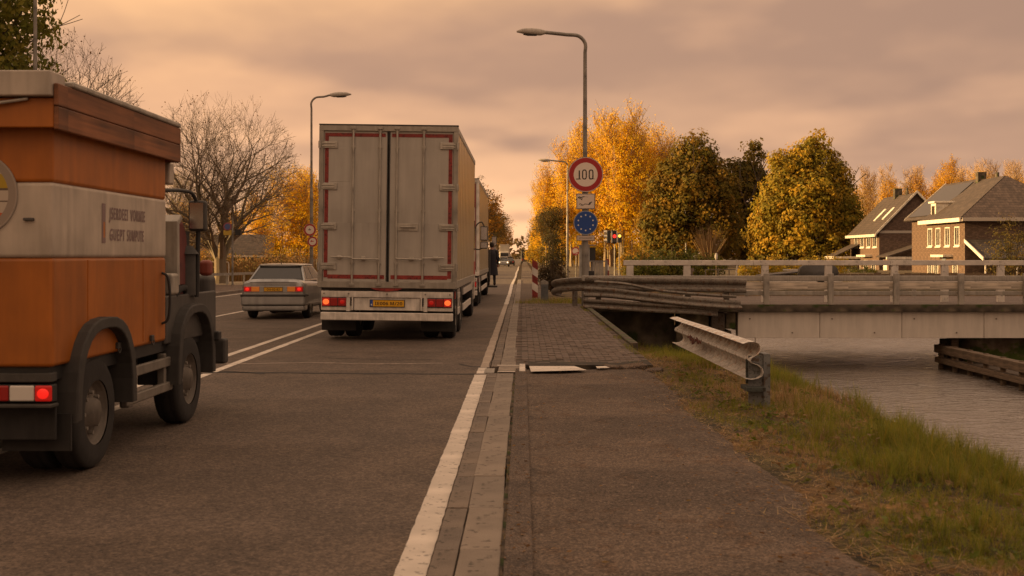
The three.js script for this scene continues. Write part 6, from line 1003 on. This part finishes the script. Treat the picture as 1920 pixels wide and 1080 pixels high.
[[1625, 250, 'left'], [1690, 255, 'centre left'], [1760, 248, 'centre'], [1835, 256, 'centre right'], [1905, 250, 'right']].forEach(([px, d, w], i) => bush('brown thicket behind the houses, ' + w, XO(px, d), -0.1, d, 15, 15.5 + 3 * hash(i, 9), [[0.36, 0.24, 0.04], [0.42, 0.27, 0.04], [0.3, 0.2, 0.045], [0.5, 0.31, 0.03]], 620, 0.36));
{
  const g = new THREE.Group(); g.name = 'distant_wood'; g.userData = { label: 'brown band of distant woodland on the horizon', category: 'wood', kind: 'stuff' }; scene.add(g);
  const w = new Acc(); for (let i = 0; i < 2600; i++) { const x = rr(-260, 330), z = -rr(560, 640), h = 9 + 5 * fbm(x * 0.05 + 9, 4, 4), base = pick([[0.17, 0.11, 0.045], [0.2, 0.12, 0.04], [0.13, 0.095, 0.045]]), c = V(x, rr(0, h), z); for (let j = 0; j < 8; j++) w.leaf(c.clone().add(V(rr(-2, 2), rr(-1.5, 1.5), rr(-2, 2))), rr(1.2, 2.6), vary(base, 0.4)); } w.mesh('crowns', leafMat, g);
}
{ // vase shaped shrub of thin upright twigs
  const d = 88, t = thing('twig_shrub', 'vase shaped shrub of bare upright twigs before the dark tree', 'bush', [XO(1330, d), 0, -d]); const a = new Acc(); for (let i = 0; i < 150; i++) { const th = rnd() * 6.283, r = Math.sqrt(rnd()) * 1.55, b = V(Math.cos(th) * 0.15, -0.1, Math.sin(th) * 0.15), e = V(Math.cos(th) * r, rr(3.4, 4.6) - r * 0.5, Math.sin(th) * r), m = b.clone().lerp(e, 0.5).add(V(-Math.cos(th) * 0.2, 0.2, 0)); a.tube(b, m, 0.03, 0.02, 3, vary([0.2, 0.13, 0.06], 0.4)); a.tube(m, e, 0.02, 0.006, 3, vary([0.2, 0.13, 0.06], 0.4)); } a.mesh('twigs', barkMat, t);
}
// dry reeds on the left verge
{
  const a = new Acc(), g = new THREE.Group(); g.name = 'dry_reeds'; g.userData = { label: 'band of dry brown reeds and weeds behind the silver car', category: 'reeds', kind: 'stuff' }; scene.add(g);
  for (let i = 0; i < 5200; i++) { const x = rr(-24, -13.6), d = rr(66, 76), h = rr(0.7, 1.9) * (0.6 + 0.6 * fbm(x * 0.6, d * 0.6, 2)), e = V(x + rr(-0.25, 0.25), h, -d + rr(-0.2, 0.2)), b = V(x, -0.05, -d), w = V(0.03, 0, 0), k = vary(pick([[0.24, 0.13, 0.05], [0.18, 0.11, 0.045], [0.3, 0.18, 0.07], [0.15, 0.12, 0.04]]), 0.4); a.tri(b.clone().sub(w), b.clone().add(w), e, k); if (rnd() < 0.5) a.leaf(e, 0.16, k); }
  a.mesh('stems', leafMat, g);
}
// grass of the canal bank
{
  const tuft = new Acc(); seed = 31;
  for (let i = 0; i < 9; i++) { const th = rnd() * 6.283, r = rnd() * 0.05, b = V(Math.cos(th) * r, -0.02, Math.sin(th) * r), l = rr(0.25, 1), o = V(Math.cos(th), 0, Math.sin(th)), s = V(-o.z, 0, o.x).multiplyScalar(0.0055), m = b.clone().addScaledVector(o, 0.03 * l).add(V(0, 0.6 * l, 0)), e = b.clone().addScaledVector(o, rr(0.15, 0.55) * l).add(V(0, rr(0.75, 1.0) * l, 0)), w = 0.85 + 0.3 * rnd(), k = [w, w, w]; const b0 = b.clone().sub(s), b1 = b.clone().add(s), m0 = m.clone().sub(s), m1 = m.clone().add(s); tuft.tri(b0, b1, m1, k); tuft.tri(b0, m1, m0, k); tuft.tri(m0, m1, e, k); }
  const g = new THREE.BufferGeometry(); g.setAttribute('position', new THREE.Float32BufferAttribute(tuft.p, 3)); g.setAttribute('color', new THREE.Float32BufferAttribute(tuft.c, 3)); g.computeVertexNormals();
  const field = (name, label, n, place) => {
    const list = []; let guard = 0; while (list.length < n && guard++ < n * 6) { const q = place(); if (q) list.push(q); }
    const im = new THREE.InstancedMesh(g, leafMat, list.length), mx = new THREE.Matrix4(), qt = new THREE.Quaternion(), e = new THREE.Euler(), col = new THREE.Color();
    list.forEach(([x, y, z, h, w, c], i) => { e.set(rr(-0.55, 0.55), rnd() * 6.283, rr(-0.55, 0.55)); mx.compose(V(x, y, z), qt.setFromEuler(e), V(w, h, w)); im.setMatrixAt(i, mx); im.setColorAt(i, col.setRGB(...c)); });
    im.name = name; im.userData = { label, category: 'grass', kind: 'stuff' }; im.castShadow = im.receiveShadow = true; scene.add(im);
  };
  const cols = { green: [[0.22, 0.235, 0.03], [0.27, 0.265, 0.032], [0.34, 0.275, 0.045], [0.165, 0.18, 0.025]], straw: [[0.48, 0.33, 0.16], [0.38, 0.25, 0.115], [0.54, 0.38, 0.19], [0.28, 0.18, 0.08]] };
  field('bank_grass', 'mixed green and straw grass covering the canal bank', 110000, () => {
    const d = 4.2 + 32 * rnd() ** 1.7, x = rr(1.5, 5.7), n = fbm(x * 1.1 + 3, d * 0.8 + 9, 4), m = fbm(x * 3.3 + 30, d * 2.4 + 4, 3), edge = 1.78 + (fbm(d * 1.2 + 3, 7, 4) - 0.5) * 0.5 + (m - 0.5) * 0.5;
    if (x < edge || (d > 17 && x < lerp(1.8, 2.05, sstep(17, 20, d)))) return null;
    const near = sstep(0, 0.9, x - edge), straw = rnd() < clamp(0.74 - 0.42 * near + (n - 0.47) * 3.4, 0.14, 0.92), short = straw ? 0.5 : 1;
    if (rnd() > 0.7 + 0.3 * near) return null;
    const bare = 1 - 0.75 * Math.exp(-((x - 2.5) ** 2 * 4 + (d - 11.4) ** 2 * 1.2)), h = (0.035 + 0.075 * near * rr(0.4, 1.4) + 0.24 * sstep(0.52, 0.68, m) * near) * short * bare * (d < 9 ? 0.72 : 1) + (d > 17 ? 0.05 : 0);
    return [x, groundH(x, d) - 0.005, -d, h * rr(0.7, 1.4), rr(0.5, 1.2) * (0.12 + h * 0.5), vary(pick(straw ? cols.straw : cols.green), 0.45)];
  });
  { // broad leaved weeds and flat dead stalks between the grass
    const w = new Acc(); seed = 17;
    for (let i = 0; i < 900; i++) { const d = 4.4 + 22 * rnd() ** 1.6, x = rr(1.9, 5.0), y = groundH(x, d), k0 = pick([[0.12, 0.15, 0.02], [0.16, 0.17, 0.03], [0.22, 0.14, 0.06], [0.3, 0.2, 0.09]]); if (d > 16 && x < 2.1) continue; const n = 4 + Math.floor(rnd() * 6), r = rr(0.03, 0.10); for (let j = 0; j < n; j++) w.leaf(V(x + rr(-r, r), y + rr(0.01, r * 1.1), -d + rr(-r, r)), rr(0.03, 0.075), vary(k0, 0.5), V(0, 0.9, 0)); }
    for (let i = 0; i < 2600; i++) { const d = 4.4 + 14 * rnd() ** 1.4, edge = 1.78 + (fbm(d * 1.2 + 3, 7, 4) - 0.5) * 0.5, x = edge + rr(-0.25, 0.9) * rnd(), y = Math.max(groundH(x, d), x < 1.7 ? 0.045 : -9) + 0.012, th = rnd() * 6.283, l = rr(0.04, 0.16), e = V(Math.cos(th) * l, rr(0, 0.03), Math.sin(th) * l), q = V(-Math.sin(th), 0, Math.cos(th)).multiplyScalar(0.003), p = V(x, y, -d); w.tri(p.clone().sub(q), p.clone().add(q), p.clone().add(e), vary(pick(cols.straw), 0.4)); }
    const o = w.mesh('bank_weeds', leafMat, scene); o.userData = { label: 'low weeds and flat dead stalks along the verge edge', category: 'weeds', kind: 'stuff' };
  }
  field('island_grass', 'small patch of grass at the end of the brick footpath', 2600, () => { const x = rr(-0.25, 2.6), d = rr(36.4, 40.5); if (x < 0.35 && d > 38 + x) return null; return [x, 0.0, -d, rr(0.08, 0.28), rr(0.1, 0.2), vary(pick(rnd() < 0.25 ? cols.straw : cols.green), 0.4)]; });
  field('kerb_weeds', 'small weeds growing in the gap behind the kerb', 420, () => { const d = rr(4, 32), x = (d > 16 ? -0.075 : -0.09) + rr(-0.03, 0.03); if (fbm(d * 1.7, 3, 3) < 0.5) return null; return [x, 0.02, -d, rr(0.015, 0.05), rr(0.04, 0.08), vary(pick(rnd() < 0.7 ? cols.straw : cols.green), 0.4)]; });
  field('wall_weeds', 'tufts growing along the brick footpath edge', 700, () => { const d = rr(17.5, 34), x = rr(1.72, 1.86); if (fbm(d * 0.9, 13, 3) < 0.47) return null; return [x, 0.05, -d, rr(0.03, 0.1), rr(0.06, 0.12), vary(pick(cols.green), 0.4)]; });
  const lf = new Acc(); seed = 71; for (let i = 0; i < 700; i++) { const d = 4.5 + 12 * rnd() ** 1.5, side = rnd(), x = side < 0.2 ? rr(-0.13, 0.05) : side < 0.75 ? 1.75 - Math.abs(rr(-1, 1) * rr(0, 1)) * 0.8 : rr(0.05, 1.7); lf.leaf(V(x, 0.06, -d), rr(0.02, 0.05), vary(pick([[0.24, 0.13, 0.05], [0.3, 0.18, 0.08], [0.15, 0.08, 0.03]]), 0.5)); }
  const q = lf.mesh('fallen_leaves', leafMat, scene); q.userData = { label: 'tiny fallen brown leaves scattered on the footpath', category: 'leaves', kind: 'stuff' };
  for (let i = 1; i < q.geometry.attributes.position.count * 3; i += 3) q.geometry.attributes.position.array[i] = 0.058 + (q.geometry.attributes.position.array[i] - 0.06) * 0.3;
  q.geometry.computeVertexNormals();
}
renderer.render(scene, camera);
